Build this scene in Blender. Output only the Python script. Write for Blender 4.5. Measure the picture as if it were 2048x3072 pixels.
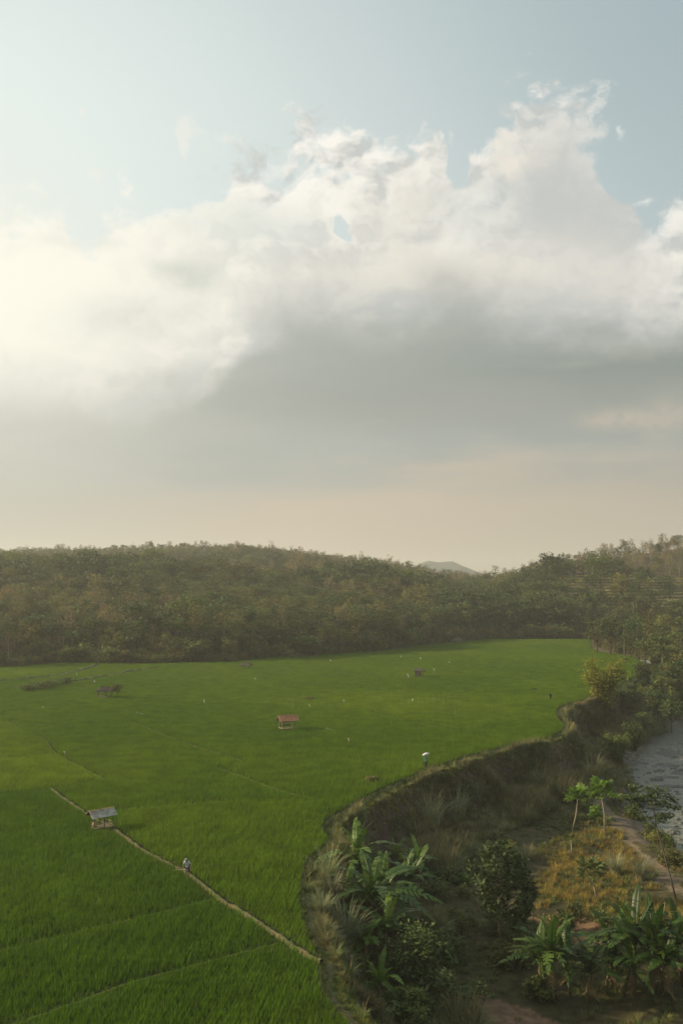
import bpy, math, random
import numpy as np
from mathutils import Vector, Matrix, Euler

SC = bpy.context.scene
for o in list(bpy.data.objects): bpy.data.objects.remove(o)
F = 2987.0                      # focal length in photo pixels (35 mm on a 36 mm tall frame)
PITCH = math.radians(4.06)
CAMZ = 23.5                     # camera height over the paddy (z = 0)

# ------------------------------------------------------------------ camera
cam_d = bpy.data.cameras.new('camera'); cam = bpy.data.objects.new('camera', cam_d)
SC.collection.objects.link(cam); SC.camera = cam
cam_d.sensor_fit = 'VERTICAL'; cam_d.sensor_height = 36; cam_d.sensor_width = 24; cam_d.lens = 35
cam_d.clip_start = 0.5; cam_d.clip_end = 20000
cam.location = (0, 0, CAMZ); cam.rotation_euler = (math.radians(90) + PITCH, 0, 0)

def ray(px, py):
    a, b = (px-1024)/F, (1536-py)/F
    return (a, math.cos(PITCH) - b*math.sin(PITCH), math.sin(PITCH) + b*math.cos(PITCH))
def at(px, py, z=0.0):
    """point at height z seen at photo pixel px, py (used to survey the place)"""
    d = ray(px, py); t = (z-CAMZ)/d[2]
    return np.array([d[0]*t, d[1]*t, z])
def azel(px, py):
    d = ray(px, py)
    return math.atan2(d[0], d[1]), math.atan2(d[2], math.hypot(d[0], d[1]))

# ------------------------------------------------------------------ exposure
SC.view_settings.view_transform = 'Standard'; SC.view_settings.look = 'None'
SC.view_settings.exposure = 0.42; SC.view_settings.gamma = 1.0; SC.view_settings.use_curve_mapping = False
SC.render.engine = 'CYCLES'
SC.cycles.use_denoising = True
SC.cycles.max_bounces = 5; SC.cycles.diffuse_bounces = 2; SC.cycles.glossy_bounces = 2
SC.cycles.transmission_bounces = 2; SC.cycles.volume_bounces = 1; SC.cycles.transparent_max_bounces = 4
SC.cycles.caustics_reflective = False; SC.cycles.caustics_refractive = False

# ------------------------------------------------------------------ node expression helper
class S:
    def __init__(s, nt, sock): s.nt, s.k = nt, sock
    def _m(s, op, *a, clamp=False):
        n = s.nt.nodes.new('ShaderNodeMath'); n.operation = op; n.use_clamp = clamp
        for i, v in enumerate((s,)+a):
            if isinstance(v, S): s.nt.links.new(v.k, n.inputs[i])
            else: n.inputs[i].default_value = float(v)
        return S(s.nt, n.outputs[0])
    def __add__(s, o): return s._m('ADD', o)
    __radd__ = __add__
    def __sub__(s, o): return s._m('SUBTRACT', o)
    def __rsub__(s, o): return (s*-1.0)+o
    def __mul__(s, o): return s._m('MULTIPLY', o)
    __rmul__ = __mul__
    def __truediv__(s, o): return s._m('DIVIDE', o)
    def pow(s, o): return s._m('POWER', o)
    def exp(s): return s._m('EXPONENT')
    def clamp(s): return s._m('ADD', 0.0, clamp=True)
    def abs(s): return s._m('ABSOLUTE')
    def smooth(s, a, b):
        n = s.nt.nodes.new('ShaderNodeMapRange'); n.interpolation_type = 'SMOOTHSTEP'
        s.nt.links.new(s.k, n.inputs['Value']); n.inputs['From Min'].default_value = a; n.inputs['From Max'].default_value = b
        n.inputs['To Min'].default_value = 0; n.inputs['To Max'].default_value = 1
        return S(s.nt, n.outputs['Result'])
def setin(nt, sock, v):
    if isinstance(v, S): nt.links.new(v.k, sock)
    elif isinstance(v, (tuple, list)): sock.default_value = (*v, 1) if (len(v) == 3 and sock.type == 'RGBA') else v
    else: sock.default_value = v
def mixc(nt, f, a, b, mode='MIX'):
    n = nt.nodes.new('ShaderNodeMix'); n.data_type = 'RGBA'; n.blend_type = mode
    setin(nt, n.inputs[0], f); setin(nt, n.inputs[6], a); setin(nt, n.inputs[7], b)
    return S(nt, n.outputs[2])
def noise(nt, vec, scale, detail=4, rough=0.55, dist=0.0, out=0):
    n = nt.nodes.new('ShaderNodeTexNoise'); n.inputs['Scale'].default_value = scale
    n.inputs['Detail'].default_value = detail; n.inputs['Roughness'].default_value = rough
    n.inputs['Distortion'].default_value = dist
    if vec is not None: nt.links.new(vec.k, n.inputs['Vector'])
    return S(nt, n.outputs[out])
def vmath(nt, op, a, b):
    n = nt.nodes.new('ShaderNodeVectorMath'); n.operation = op
    for i, v in enumerate((a, b)):
        if isinstance(v, S): nt.links.new(v.k, n.inputs[i])
        else: n.inputs[i].default_value = v
    return S(nt, n.outputs[0])
def srgb(*c):
    return tuple((v/12.92 if v <= .04045 else ((v+.055)/1.055)**2.4) for v in c)

# ------------------------------------------------------------------ world: hazy evening sky with cumulus
SUN_EL, SUN_AZ = math.radians(22), math.radians(-82)      # sun to the left of the view, a little beyond
world = bpy.data.worlds.new('World'); SC.world = world; world.use_nodes = True
nt = world.node_tree; nt.nodes.clear()
out = nt.nodes.new('ShaderNodeOutputWorld'); bg = nt.nodes.new('ShaderNodeBackground')
nt.links.new(bg.outputs[0], out.inputs[0]); bg.inputs[1].default_value = 0.075
world.cycles.sampling_method = 'MANUAL'; world.cycles.sample_map_resolution = 256
sky = nt.nodes.new('ShaderNodeTexSky'); sky.sky_type = 'NISHITA'; sky.sun_disc = False
sky.sun_elevation = SUN_EL; sky.sun_rotation = SUN_AZ
sky.air_density = 1.0; sky.dust_density = 3.0; sky.ozone_density = 1.5
tc = nt.nodes.new('ShaderNodeTexCoord'); D = S(nt, tc.outputs['Generated'])
sp = nt.nodes.new('ShaderNodeSeparateXYZ'); nt.links.new(D.k, sp.inputs[0])
X, Y, Z = (S(nt, sp.outputs[i]) for i in range(3))
AZ = X._m('ARCTAN2', Y); EL = Z._m('ARCSINE')
def curve(v, pts, lo, hi, ylo, yhi):
    """float curve through surveyed points (v in lo..hi)"""
    n = nt.nodes.new('ShaderNodeFloatCurve'); c = n.mapping.curves[0]
    pts = sorted(pts); q = [((a-lo)/(hi-lo), (b-ylo)/(yhi-ylo)) for a, b in pts]
    while len(c.points) < len(q): c.points.new(0.5, 0.5)
    for p, (a, b) in zip(c.points, q): p.location = (a, b); p.handle_type = 'AUTO'
    n.mapping.use_clip = True; n.mapping.update()
    setin(nt, n.inputs['Value'], (v-lo)*(1/(hi-lo)))
    return S(nt, n.outputs[0])*(yhi-ylo)+ylo
def blob(px, py, rx, ry):
    """soft elliptical patch round a direction; radii in radians"""
    a, e = azel(px, py)
    u = (AZ-a)*(1/rx); v = (EL-e)*(1/ry)
    return ((u*u+v*v)*-1.0).exp()
K = 1.3063
dirs = lambda L: [azel(x*K, y*K) for x, y in L]
DS = vmath(nt, 'MULTIPLY', D, (1, 1, 1.35))
wn = noise(nt, DS, 9.0, 4, .62, out=1)
W = vmath(nt, 'ADD', DS, vmath(nt, 'MULTIPLY', vmath(nt, 'SUBTRACT', wn, (.5, .5, .5)), (.075, .075, .075)))
sw = nt.nodes.new('ShaderNodeSeparateXYZ'); nt.links.new(wn.k, sw.inputs[0])
AZ0, EL0 = AZ, EL
AZw = AZ+(S(nt, sw.outputs[0])-.5)*.085; ELw = EL+(S(nt, sw.outputs[1])-.5)*.055
def puff(vec, scale, detail=2.0, rough=.5):
    """cauliflower relief 0..1"""
    n = nt.nodes.new('ShaderNodeTexVoronoi'); n.feature = 'F1'; n.inputs['Scale'].default_value = scale
    n.inputs['Detail'].default_value = detail; n.inputs['Roughness'].default_value = rough
    n.normalize = True; nt.links.new(vec.k, n.inputs['Vector'])
    return 1.0-S(nt, n.outputs['Distance'])*1.35
n_big = noise(nt, W, 5.5, 3, .5)
n_bil = noise(nt, W, 13.0, 5, .6)
n_fine = noise(nt, W, 50.0, 4, .65)
n_soft = noise(nt, vmath(nt, 'MULTIPLY', D, (1, 1, 4.5)), 4.0, 5, .55)
SH = (-0.006, 0.0, 0.008)
p0 = puff(W, 17.0); p1 = puff(vmath(nt, 'ADD', W, SH), 17.0)
q0 = noise(nt, W, 9.0, 5, .6); q1 = noise(nt, vmath(nt, 'ADD', W, (-0.014, 0.0, 0.016)), 9.0, 5, .6)
relief = (p0-p1)*3.0+(q0-q1)*5.5
T = lambda *c: tuple(10*v for v in srgb(*c))
def wob(b, k=.9): return b*(1.0+(n_bil-.5)*2.6*k+(n_fine-.5)*2.2*k)
# top outline of the cumulus mass
AZ, EL = AZw, ELw
top = curve(AZ, dirs([(-160, 480), (0, 475), (60, 470), (120, 455), (165, 500), (215, 520), (300, 458), (350, 470), (420, 465), (490, 455), (540, 385), (620, 365), (690, 335), (760, 318), (860, 335), (935, 345), (975, 285), (1005, 330), (1035, 372),
             (1080, 340), (1120, 335), (1155, 262), (1230, 240), (1300, 255), (1380, 268), (1412, 330), (1440, 400), (1465, 470), (1568, 480), (1760, 500)]), -.75, .75, 0, .7)
s = (top-EL)*26.0 + (n_big-0.5)*.8 + (p0-.5)*1.8 + (n_bil-0.5)*3.4 + (n_fine-.5)*2.2
hole = wob(blob(812*K, 528*K, .011, .018)*4.5 + blob(1450*K, 420*K, .020, .04)*1.6 + blob(185*K, 505*K, .022, .012)*1.8 + blob(1035*K, 375*K, .012, .02)*1.5+ blob(640*K, 430*K, .03, .012)*.8)
s = s - hole
cover = (s-blob(1440*K, 380*K, .03, .09)*.6).smooth(-.2, .8)
shred = blob(438*K, 285*K, .014, .016)*1.3 + blob(430*K, 335*K, .006, .014)*1.1 + blob(690*K, 294*K, .008, .008)*1.3 + blob(120*K, 345*K, .016, .010)*1.0 + blob(197*K, 257*K, .007, .006)*1.0 + blob(205*K, 392*K, .012, .007)*.9 + blob(500*K, 340*K, .025, .018)*.7 + blob(1030*K, 310*K, .010, .012)*1.1 + blob(1430*K, 325*K, .008, .008)*1.2 + blob(380*K, 440*K, .03, .008)*.7 + blob(1450*K, 470*K, .02, .005)*.8
shreds = (shred + (n_bil-.5)*2.2 + (n_fine-.5)*2.0 - 0.50).smooth(0, 1.0)*(shred*2.0).clamp()*0.7
AZ, EL = AZ0, EL0
# clear sky: Nishita under a bright veil that thickens towards the sun
clear = mixc(nt, .80, S(nt, sky.outputs[0]), mixc(nt, (AZ*1.5+.5+(EL-.35)*.8).clamp(), T(.80, .845, .84), T(.635, .71, .73)))
clear = mixc(nt, (blob(-420*K, 620*K, .62, .42)*1.25).clamp(), clear, T(.90, .94, .925))
clear = mixc(nt, EL.smooth(.50, .25)*.35, clear, T(.80, .84, .84))
# body of the clouds
AZ, EL = AZw, ELw
sunlit = (relief+.42+(n_fine-.5)*.35).clamp()
edge = 1.0-(s*.28).clamp()
bright = mixc(nt, sunlit, T(.775, .79, .78), T(.93, .92, .885))
bright = mixc(nt, (edge*1.1*sunlit).clamp(), bright, T(1.0, .985, .95))
bright = mixc(nt, wob(blob(1310*K, 470*K, .075, .085)*1.0, .25).clamp(), bright, T(.775, .785, .775))
bright = mixc(nt, wob(blob(560*K, 520*K, .10, .018)*.9 + blob(1060*K, 480*K, .035, .03)*.5, .4).clamp(), bright, T(.83, .86, .84))
bright = mixc(nt, wob(blob(1130*K, 610*K, .09, .026)*.9 + blob(930*K, 520*K, .05, .05)*.7 + blob(800*K, 640*K, .09, .02)*.75+blob(1420*K, 650*K, .06, .02)*.6+blob(1200*K, 370*K, .035, .010)*.8+blob(1165*K, 300*K, .014, .028)*.8, .7).clamp(), bright, T(.915, .895, .85))
leftg = blob(60*K, 660*K, .26, .125)
bright = mixc(nt, (leftg*1.2-.12+(q0-.5)*.9+(n_bil-.5)*.5).clamp(), bright, T(.995, .98, .925))
bright = mixc(nt, wob(blob(270*K, 745*K, .055, .022)*.75+blob(200*K, 560*K, .04, .009)*.55+blob(430*K, 640*K, .03, .02)*.7, .6).clamp(), bright, T(.80, .82, .785))
# grey underside
n2a = (n_soft-.5)
gtop = curve(AZ, dirs([(-160, 870), (0, 865), (140, 880), (270, 895), (400, 868), (480, 810), (540, 735), (620, 680), (700, 662), (800, 670), (900, 685), (960, 650), (1060, 632), (1130, 665), (1240, 695), (1400, 700), (1568, 705), (1760, 690)]), -.75, .75, 0, .7)
tongue = wob(blob(560*K, 800*K, .052, .020)*1.6 + blob(470*K, 770*K, .04, .03)*1.3, .6)
g = (gtop-EL) + (n_big-.5)*.02 + (n_bil-.5)*.045+(p0-.5)*.03 - tongue*.016+n2a*.05
grey_t = g.smooth(-.040, .060)
n2 = (n_soft-.5)
gcol = mixc(nt, ((AZ+.30)*1.9+n2*.5).clamp(), T(.735, .748, .715), T(.63, .655, .64))
gcol = mixc(nt, (blob(1560*K, 850*K, .30, .045)*1.0+n2*.5*blob(1560*K, 850*K, .30, .045)).clamp(), gcol, T(.545, .585, .565))
gcol = mixc(nt, (blob(1000*K, 930*K, .20, .020)*.7).clamp(), gcol, T(.635, .64, .615))
gcol = mixc(nt, g.smooth(.05, -.01)*.65, gcol, T(.765, .775, .77))
gcol = mixc(nt, (n2*3.2).clamp()*.7, gcol, T(.75, .75, .715))
gcol = mixc(nt, (n2*-3.2).clamp()*.5, gcol, T(.60, .625, .61))
clouds = mixc(nt, grey_t, bright, gcol)
AZ, EL = AZ0, EL0
# the grey sheet dissolves into a warm hazy band over the horizon
hb = (.108-EL + n2*.13 + AZ*.05 + (n_big-.5)*.03).smooth(-.025, .045)
warm = mixc(nt, (AZ*1.6+.05).clamp(), T(.78, .735, .665), T(.67, .645, .59))
warm = mixc(nt, (AZ*-4.0-.28+n2*.8).clamp(), warm, T(.725, .73, .69))
warm = mixc(nt, (n2*1.6).clamp()*.35, warm, T(.83, .77, .69))
puffs = wob(blob(1420*K, 965*K, .035, .010)*.8 + blob(1530*K, 960*K, .03, .02)*.6 + blob(1020*K, 1072*K, .05, .006)*.7 + blob(1160*K, 1050*K, .04, .009)*.55, .9).clamp()
clouds = mixc(nt, hb, clouds, warm)
clouds = mixc(nt, puffs*.8, clouds, T(.775, .73, .665))
full = mixc(nt, shreds, clear, T(.93, .935, .90))
full = mixc(nt, cover, full, clouds)
full = mixc(nt, (blob(-80*K, 690*K, .15, .12)*.6).clamp(), full, T(1.0, .995, .935))
full = mixc(nt, EL.smooth(-.02, -.25), full, (.9, .9, .6))
nt.links.new(full.k, bg.inputs[0])

# ------------------------------------------------------------------ sun
sd = bpy.data.lights.new('sun', 'SUN'); sd.energy = 5.0; sd.angle = math.radians(2.0); sd.color = (1.0, .82, .54)
sun = bpy.data.objects.new('sun', sd); SC.collection.objects.link(sun)
sdir = Vector((math.sin(SUN_AZ)*math.cos(SUN_EL), math.cos(SUN_AZ)*math.cos(SUN_EL), math.sin(SUN_EL)))
sun.rotation_euler = sdir.to_track_quat('Z', 'Y').to_euler(); sun.location = (-200, 100, 200)

# ------------------------------------------------------------------ basic helpers
rng = np.random.default_rng(7); random.seed(7)
def link(o, parent=None):
    SC.collection.objects.link(o)
    if parent is not None: o.parent = parent
    return o
def tag(o, label=None, cat=None, group=None, kind=None):
    if label: o['label'] = label
    if cat: o['category'] = cat
    if group: o['group'] = group
    if kind: o['kind'] = kind
    return o
def empty(name, loc=(0, 0, 0), rz=0.0, label=None, cat=None, group=None, scale=1.0):
    o = bpy.data.objects.new(name, None); o.empty_display_size = .3
    o.location = loc; o.rotation_euler = (0, 0, rz); o.scale = (scale,)*3
    link(o); return tag(o, label, cat, group)
class MB:
    """collects vertices and faces for one mesh"""
    def __init__(s): s.v, s.f, s.m, s.n = [], [], [], 0
    def add(s, v, f, mi=0):
        v = np.asarray(v, float).reshape(-1, 3); s.v.append(v)
        s.f += [tuple(int(i)+s.n for i in q) for q in f]; s.m += [mi]*len(f); s.n += len(v); return s
    def tube(s, path, rad, sides=6, cap=True, mi=0):
        path = np.asarray(path, float); n = len(path); rad = np.broadcast_to(rad, (n,))
        vs, fs = [], []
        t = np.gradient(path, axis=0); t /= np.linalg.norm(t, axis=1)[:, None]+1e-9
        for i in range(n):
            a = np.cross(t[i], (0, 0, 1.0)) if abs(t[i][2]) < .9 else np.cross(t[i], (1.0, 0, 0))
            a /= np.linalg.norm(a); b = np.cross(t[i], a)
            for k in range(sides):
                w = 2*math.pi*k/sides; vs.append(path[i]+rad[i]*(a*math.cos(w)+b*math.sin(w)))
        for i in range(n-1):
            for k in range(sides):
                k2 = (k+1) % sides; fs.append((i*sides+k, i*sides+k2, (i+1)*sides+k2, (i+1)*sides+k))
        if cap: fs.append(tuple(range(sides))[::-1]); fs.append(tuple((n-1)*sides+k for k in range(sides)))
        return s.add(vs, fs, mi)
    def box(s, c, d, R=None, mi=0):
        c = np.asarray(c, float); h = np.asarray(d, float)/2
        v = np.array([[x, y, z] for z in (-1, 1) for y in (-1, 1) for x in (-1, 1)])*h
        if R is not None: v = v @ np.asarray(R).T
        return s.add(v+c, [(0, 2, 3, 1), (4, 5, 7, 6), (0, 1, 5, 4), (2, 6, 7, 3), (0, 4, 6, 2), (1, 3, 7, 5)], mi)
    def mesh(s, name, mats=(), smooth=False):
        me = bpy.data.meshes.new(name); v = np.vstack(s.v) if s.v else np.zeros((0, 3))
        me.from_pydata(v.tolist(), [], s.f)
        for m in mats: me.materials.append(m)
        if len(mats) > 1: me.polygons.foreach_set('material_index', s.m)
        if smooth: me.polygons.foreach_set('use_smooth', [True]*len(me.polygons))
        me.update(); return me
    def obj(s, name, mats, parent=None, smooth=False):
        mats = mats if isinstance(mats, (tuple, list)) else (mats,)
        return link(bpy.data.objects.new(name, s.mesh(name, mats, smooth)), parent)
def share(name, me, parent=None, M=None):
    o = link(bpy.data.objects.new(name, me), parent)
    if M is not None: o.matrix_local = M
    return o
def copy_tree(o, parent=None):
    c = o.copy(); SC.collection.objects.link(c); c.parent = parent
    for ch in list(o.children): copy_tree(ch, c)
    return c
def sstep(a, b, x):
    t = np.clip((x-a)/(b-a), 0, 1); return t*t*(3-2*t)
_T = rng.random((256, 256))
def vn(x, y, s=1.0, oct=3):
    """value noise 0..1"""
    x = np.asarray(x, float)/s; y = np.asarray(y, float)/s; r = 0; a = 1; tot = 0
    for k in range(oct):
        xi = np.floor(x).astype(int); yi = np.floor(y).astype(int); fx = x-xi; fy = y-yi
        fx = fx*fx*(3-2*fx); fy = fy*fy*(3-2*fy)
        g = lambda i, j: _T[(xi+i) & 255, (yi+j) & 255]
        r = r+a*((g(0, 0)*(1-fx)+g(1, 0)*fx)*(1-fy)+(g(0, 1)*(1-fx)+g(1, 1)*fx)*fy)
        tot += a; a *= .5; x = x*2.03+17.3; y = y*2.03+9.1
    return r/tot
def seg_dist(P, L):
    P = np.asarray(P); best = np.full(len(P), 1e9); L = np.asarray(L)[:, :2]
    for a, b in zip(L[:-1], L[1:]):
        ab = b-a; t = np.clip(((P-a)@ab)/(ab@ab+1e-9), 0, 1)
        best = np.minimum(best, np.hypot(*(P-(a+t[:, None]*ab)).T))
    return best
def inside(P, poly):
    P = np.asarray(P); poly = np.asarray(poly)[:, :2]; r = np.zeros(len(P), bool)
    x, y = P[:, 0], P[:, 1]; j = len(poly)-1
    for i in range(len(poly)):
        xi, yi = poly[i]; xj, yj = poly[j]
        if yi != yj: r ^= ((yi > y) != (yj > y)) & (x < (xj-xi)*(y-yi)/(yj-yi)+xi)
        j = i
    return r
def smooth_line(L, n=6):
    """Catmull-Rom through the points"""
    L = np.asarray(L, float); P = np.vstack([2*L[0]-L[1], L, 2*L[-1]-L[-2]]); out_ = []
    for i in range(1, len(P)-2):
        for k in range(n):
            t = k/n; out_.append(.5*((2*P[i])+(-P[i-1]+P[i+1])*t+(2*P[i-1]-5*P[i]+4*P[i+1]-P[i+2])*t*t+(-P[i-1]+3*P[i]-3*P[i+1]+P[i+2])*t**3))
    out_.append(P[-2]); return np.array(out_)

# ------------------------------------------------------------------ materials
def mat(name, col, rough=.8, var=0.0, nscale=1.0, col2=None, trans=0.0, bump=0.0, bscale=20., spec=.3, hue=None, tint=None, metal=0.0, world_noise=None, vcol=False):
    m = bpy.data.materials.new(name); m.use_nodes = True; nt = m.node_tree; nt.nodes.clear()
    o = nt.nodes.new('ShaderNodeOutputMaterial'); b = nt.nodes.new('ShaderNodeBsdfPrincipled')
    b.inputs['Roughness'].default_value = rough; b.inputs['Metallic'].default_value = metal
    b.inputs['Specular IOR Level'].default_value = spec
    geo = nt.nodes.new('ShaderNodeNewGeometry'); P = S(nt, geo.outputs['Position'])
    tcn = nt.nodes.new('ShaderNodeTexCoord'); OC = S(nt, tcn.outputs['Object'])
    c = col
    if vcol:
        at_ = nt.nodes.new('ShaderNodeAttribute'); at_.attribute_name = 'Col'; c = S(nt, at_.outputs['Color'])
    if col2 is not None:
        c = mixc(nt, noise(nt, OC if world_noise is None else P, nscale if world_noise is None else world_noise, 4).smooth(.35, .65), c, col2)
    if hue is not None:          # per-plant variation towards another leaf colour
        oi = nt.nodes.new('ShaderNodeObjectInfo'); r = S(nt, oi.outputs['Random'])
        c = mixc(nt, r*.9, c, hue)
        r3 = (r*7.31)._m('FRACT'); c = mixc(nt, 1.0, c, mixc(nt, r3, (.62, .62, .66), (1.42, 1.40, 1.25)), 'MULTIPLY')
        v = noise(nt, P, .9, 3)
        c = mixc(nt, v.smooth(.3, .7)*.45, c, tuple(.45*x for x in (col if isinstance(col, tuple) else (.05, .05, .05))))
    if tint is not None:         # attribute carried by each instanced patch
        a2 = nt.nodes.new('ShaderNodeAttribute'); a2.attribute_type = 'INSTANCER'; a2.attribute_name = 'tint'
        c = mixc(nt, S(nt, a2.outputs['Fac']), c, tint)
    if var:
        v = noise(nt, P, nscale, 5, .6)
        cc = mixc(nt, v.smooth(.25, .75), (1-var,)*3, (1+var,)*3)
        c = mixc(nt, 1.0, c, cc, 'MULTIPLY')
    setin(nt, b.inputs['Base Color'], c)
    if bump:
        bn = nt.nodes.new('ShaderNodeBump'); bn.inputs['Strength'].default_value = bump
        nt.links.new(noise(nt, P, bscale, 5).k, bn.inputs['Height']); nt.links.new(bn.outputs[0], b.inputs['Normal'])
    sh = b.outputs[0]
    if trans:
        tr = nt.nodes.new('ShaderNodeBsdfTranslucent'); setin(nt, tr.inputs[0], c)
        mx = nt.nodes.new('ShaderNodeMixShader'); mx.inputs[0].default_value = trans
        nt.links.new(sh, mx.inputs[1]); nt.links.new(tr.outputs[0], mx.inputs[2]); sh = mx.outputs[0]
    nt.links.new(sh, o.inputs[0]); return m
M = {}
M['ground'] = mat('ground', (.1, .1, .05), vcol=True, rough=.95, var=.35, nscale=1.3, bump=.6, bscale=3, spec=.1)
M['rice'] = mat('rice', (.080, .160, .007), rough=.6, trans=.35, var=.22, nscale=.35, tint=(.165, .245, .012), spec=.15)
M['earth'] = mat('earth', (.14, .112, .06), rough=.95, col2=(.08, .095, .03), world_noise=.9, var=.3, nscale=5, bump=.5, bscale=9, spec=.1)
M['bund_dark'] = mat('bund_dark', (.065, .055, .028), rough=.95, col2=(.05, .075, .02), world_noise=.4, var=.4, nscale=3)
M['bund_green'] = mat('bund_green', (.075, .125, .014), rough=.95, col2=(.12, .125, .028), world_noise=.5, var=.3, nscale=4)
M['bund_dry'] = mat('bund_dry', (.30, .25, .10), rough=.95, col2=(.16, .17, .04), world_noise=.5, var=.3, nscale=4)
M['bund'] = mat('bund', (.14, .175, .03), rough=.95, col2=(.21, .18, .07), world_noise=.5, var=.3, nscale=4, bump=.5, bscale=9, spec=.1)
M['leaf_dark'] = mat('leaf_dark', (0.056, 0.094, 0.022), hue=(0.094, 0.119, 0.035), rough=.6, trans=.25, spec=.25)
M['leaf_mid'] = mat('leaf_mid', (0.101, 0.142, 0.032), hue=(0.149, 0.162, 0.047), rough=.6, trans=.3, spec=.25)
M['leaf_olive'] = mat('leaf_olive', (.15, .16, .04), hue=(.20, .18, .06), rough=.7, trans=.3, spec=.2)
M['leaf_dry'] = mat('leaf_dry', (.20, .155, .065), hue=(.26, .20, .10), rough=.8, trans=.3, spec=.1)
M['leaf_lime'] = mat('leaf_lime', (.34, .34, .04), hue=(0.312, 0.286, 0.052), rough=.6, trans=.4, spec=.2)
M['bark'] = mat('bark', (.16, .125, .09), hue=(.22, .19, .15), rough=.95, spec=.1)
M['bark_dark'] = mat('bark_dark', (.09, .07, .05), rough=.95, var=.3, nscale=6, spec=.1)
M['bark_pale'] = mat('bark_pale', (.30, .26, .19), rough=.9, var=.3, nscale=6, spec=.1)
M['banana'] = mat('banana', (.040, .090, .014), hue=(.085, .135, .02), rough=.45, trans=.35, spec=.3)
M['banana_lime'] = mat('banana_lime', (.12, .21, .02), hue=(.16, .25, .02), rough=.45, trans=.4, spec=.3)
M['banana_dry'] = mat('banana_dry', (.21, .145, .07), rough=.85, trans=.2, spec=.1)
M['banana_stem'] = mat('banana_stem', (.13, .12, .045), rough=.6, col2=(.10, .07, .035), nscale=3, spec=.3)
M['papaya'] = mat('papaya', (0.117, 0.221, 0.026), hue=(0.182, 0.273, 0.039), rough=.5, trans=.4, spec=.3)
M['grass'] = mat('grass', (0.106, 0.156, 0.037), hue=(0.188, 0.194, 0.069), rough=.7, trans=.3, spec=.2)
M['reed'] = mat('reed', (.16, .21, .06), hue=(.22, .25, .09), rough=.6, trans=.3, spec=.3)
M['reed_silver_lit'] = mat('reed_silver_lit', (.24, .27, .13), hue=(.32, .31, .18), rough=.6, trans=.3, spec=.3)  # grey green reed, paled further to stand in for sunlight on the bank
M['banana_lit'] = mat('banana_lit', (.075, .145, .025), hue=(.12, .19, .03), rough=.45, trans=.35, spec=.35)  # lighter leaf copy: light on the slope plants put into the colour
M['reed_dry'] = mat('reed_dry', (.20, .165, .075), hue=(.24, .20, .10), rough=.8, trans=.3, spec=.1)
M['gold'] = mat('gold', (.40, .26, .075), hue=(.29, .28, .065), rough=.8, trans=.35, spec=.1)
M['rock'] = mat('rock', (.15, .145, .13), rough=.85, col2=(.08, .08, .065), nscale=1.5, bump=.5, bscale=6)
M['wood'] = mat('wood', (.20, .155, .10), rough=.9, var=.3, nscale=8)
M['wood_pale'] = mat('wood_pale', (.36, .29, .18), rough=.85, var=.25, nscale=8)
M['wood_dark'] = mat('wood_dark', (.07, .055, .04), rough=.9, var=.3, nscale=8)
M['thatch'] = mat('thatch', (.075, .062, .048), rough=.95, var=.4, nscale=9, bump=.8, bscale=30)
M['tile'] = mat('tile', (.52, .25, .13), rough=.85, col2=(.34, .17, .10), nscale=4, var=.25)
M['sheet'] = mat('sheet', (.40, .39, .35), rough=.7, col2=(.24, .21, .17), nscale=1.6, spec=.5)
M['straw'] = mat('straw', (.42, .30, .17), rough=.95, var=.3, nscale=14)
M['plastic'] = mat('plastic', (.80, .79, .74), rough=.5, trans=.3)
M['sackcloth'] = mat('sackcloth', (.76, .73, .68), rough=.7, var=.1, nscale=5)
M['skin'] = mat('skin', (.20, .115, .07), rough=.6)
M['shirt_grey'] = mat('shirt_grey', (.46, .47, .43), rough=.9, var=.15, nscale=6)
M['cloth_grey'] = mat('cloth_grey', (.30, .34, .34), rough=.9)
M['cloth_dark'] = mat('cloth_dark', (.028, .027, .032), rough=.9)
M['cloth_teal'] = mat('cloth_teal', (.06, .26, .19), rough=.8, var=.15, nscale=6)
M['blade'] = mat('blade', (.65, .62, .55), rough=.35, metal=.4)
M['terrace'] = mat('terrace', (.25, .22, .06), rough=.95, col2=(.15, .115, .055), world_noise=.04, var=.3, nscale=.5)
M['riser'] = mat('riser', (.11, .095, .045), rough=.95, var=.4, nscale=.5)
M['hillfar_hazed'] = mat('hillfar_hazed', (.028, .052, .052), rough=1, var=.3, nscale=.01)  # dark forest with the blue of distant haze mixed into its colour
# water: silty, rippled
m = bpy.data.materials.new('water'); m.use_nodes = True; nt = m.node_tree; b = nt.nodes['Principled BSDF']
b.inputs['Base Color'].default_value = (.15, .16, .13, 1); b.inputs['Roughness'].default_value = .22; b.inputs['Specular IOR Level'].default_value = .22
geo = nt.nodes.new('ShaderNodeNewGeometry'); P = vmath(nt, 'MULTIPLY', S(nt, geo.outputs['Position']), (1.2, .8, 1))
bn = nt.nodes.new('ShaderNodeBump'); bn.inputs['Strength'].default_value = .8; bn.inputs['Distance'].default_value = .5
nt.links.new(noise(nt, P, 1.1, 5, .6).k, bn.inputs['Height']); nt.links.new(bn.outputs[0], b.inputs['Normal'])
M['water'] = m

# ------------------------------------------------------------------ survey of the place
def gl_(L, z=0.0): return np.array([at(x, y, z) for x, y in L])
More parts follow.
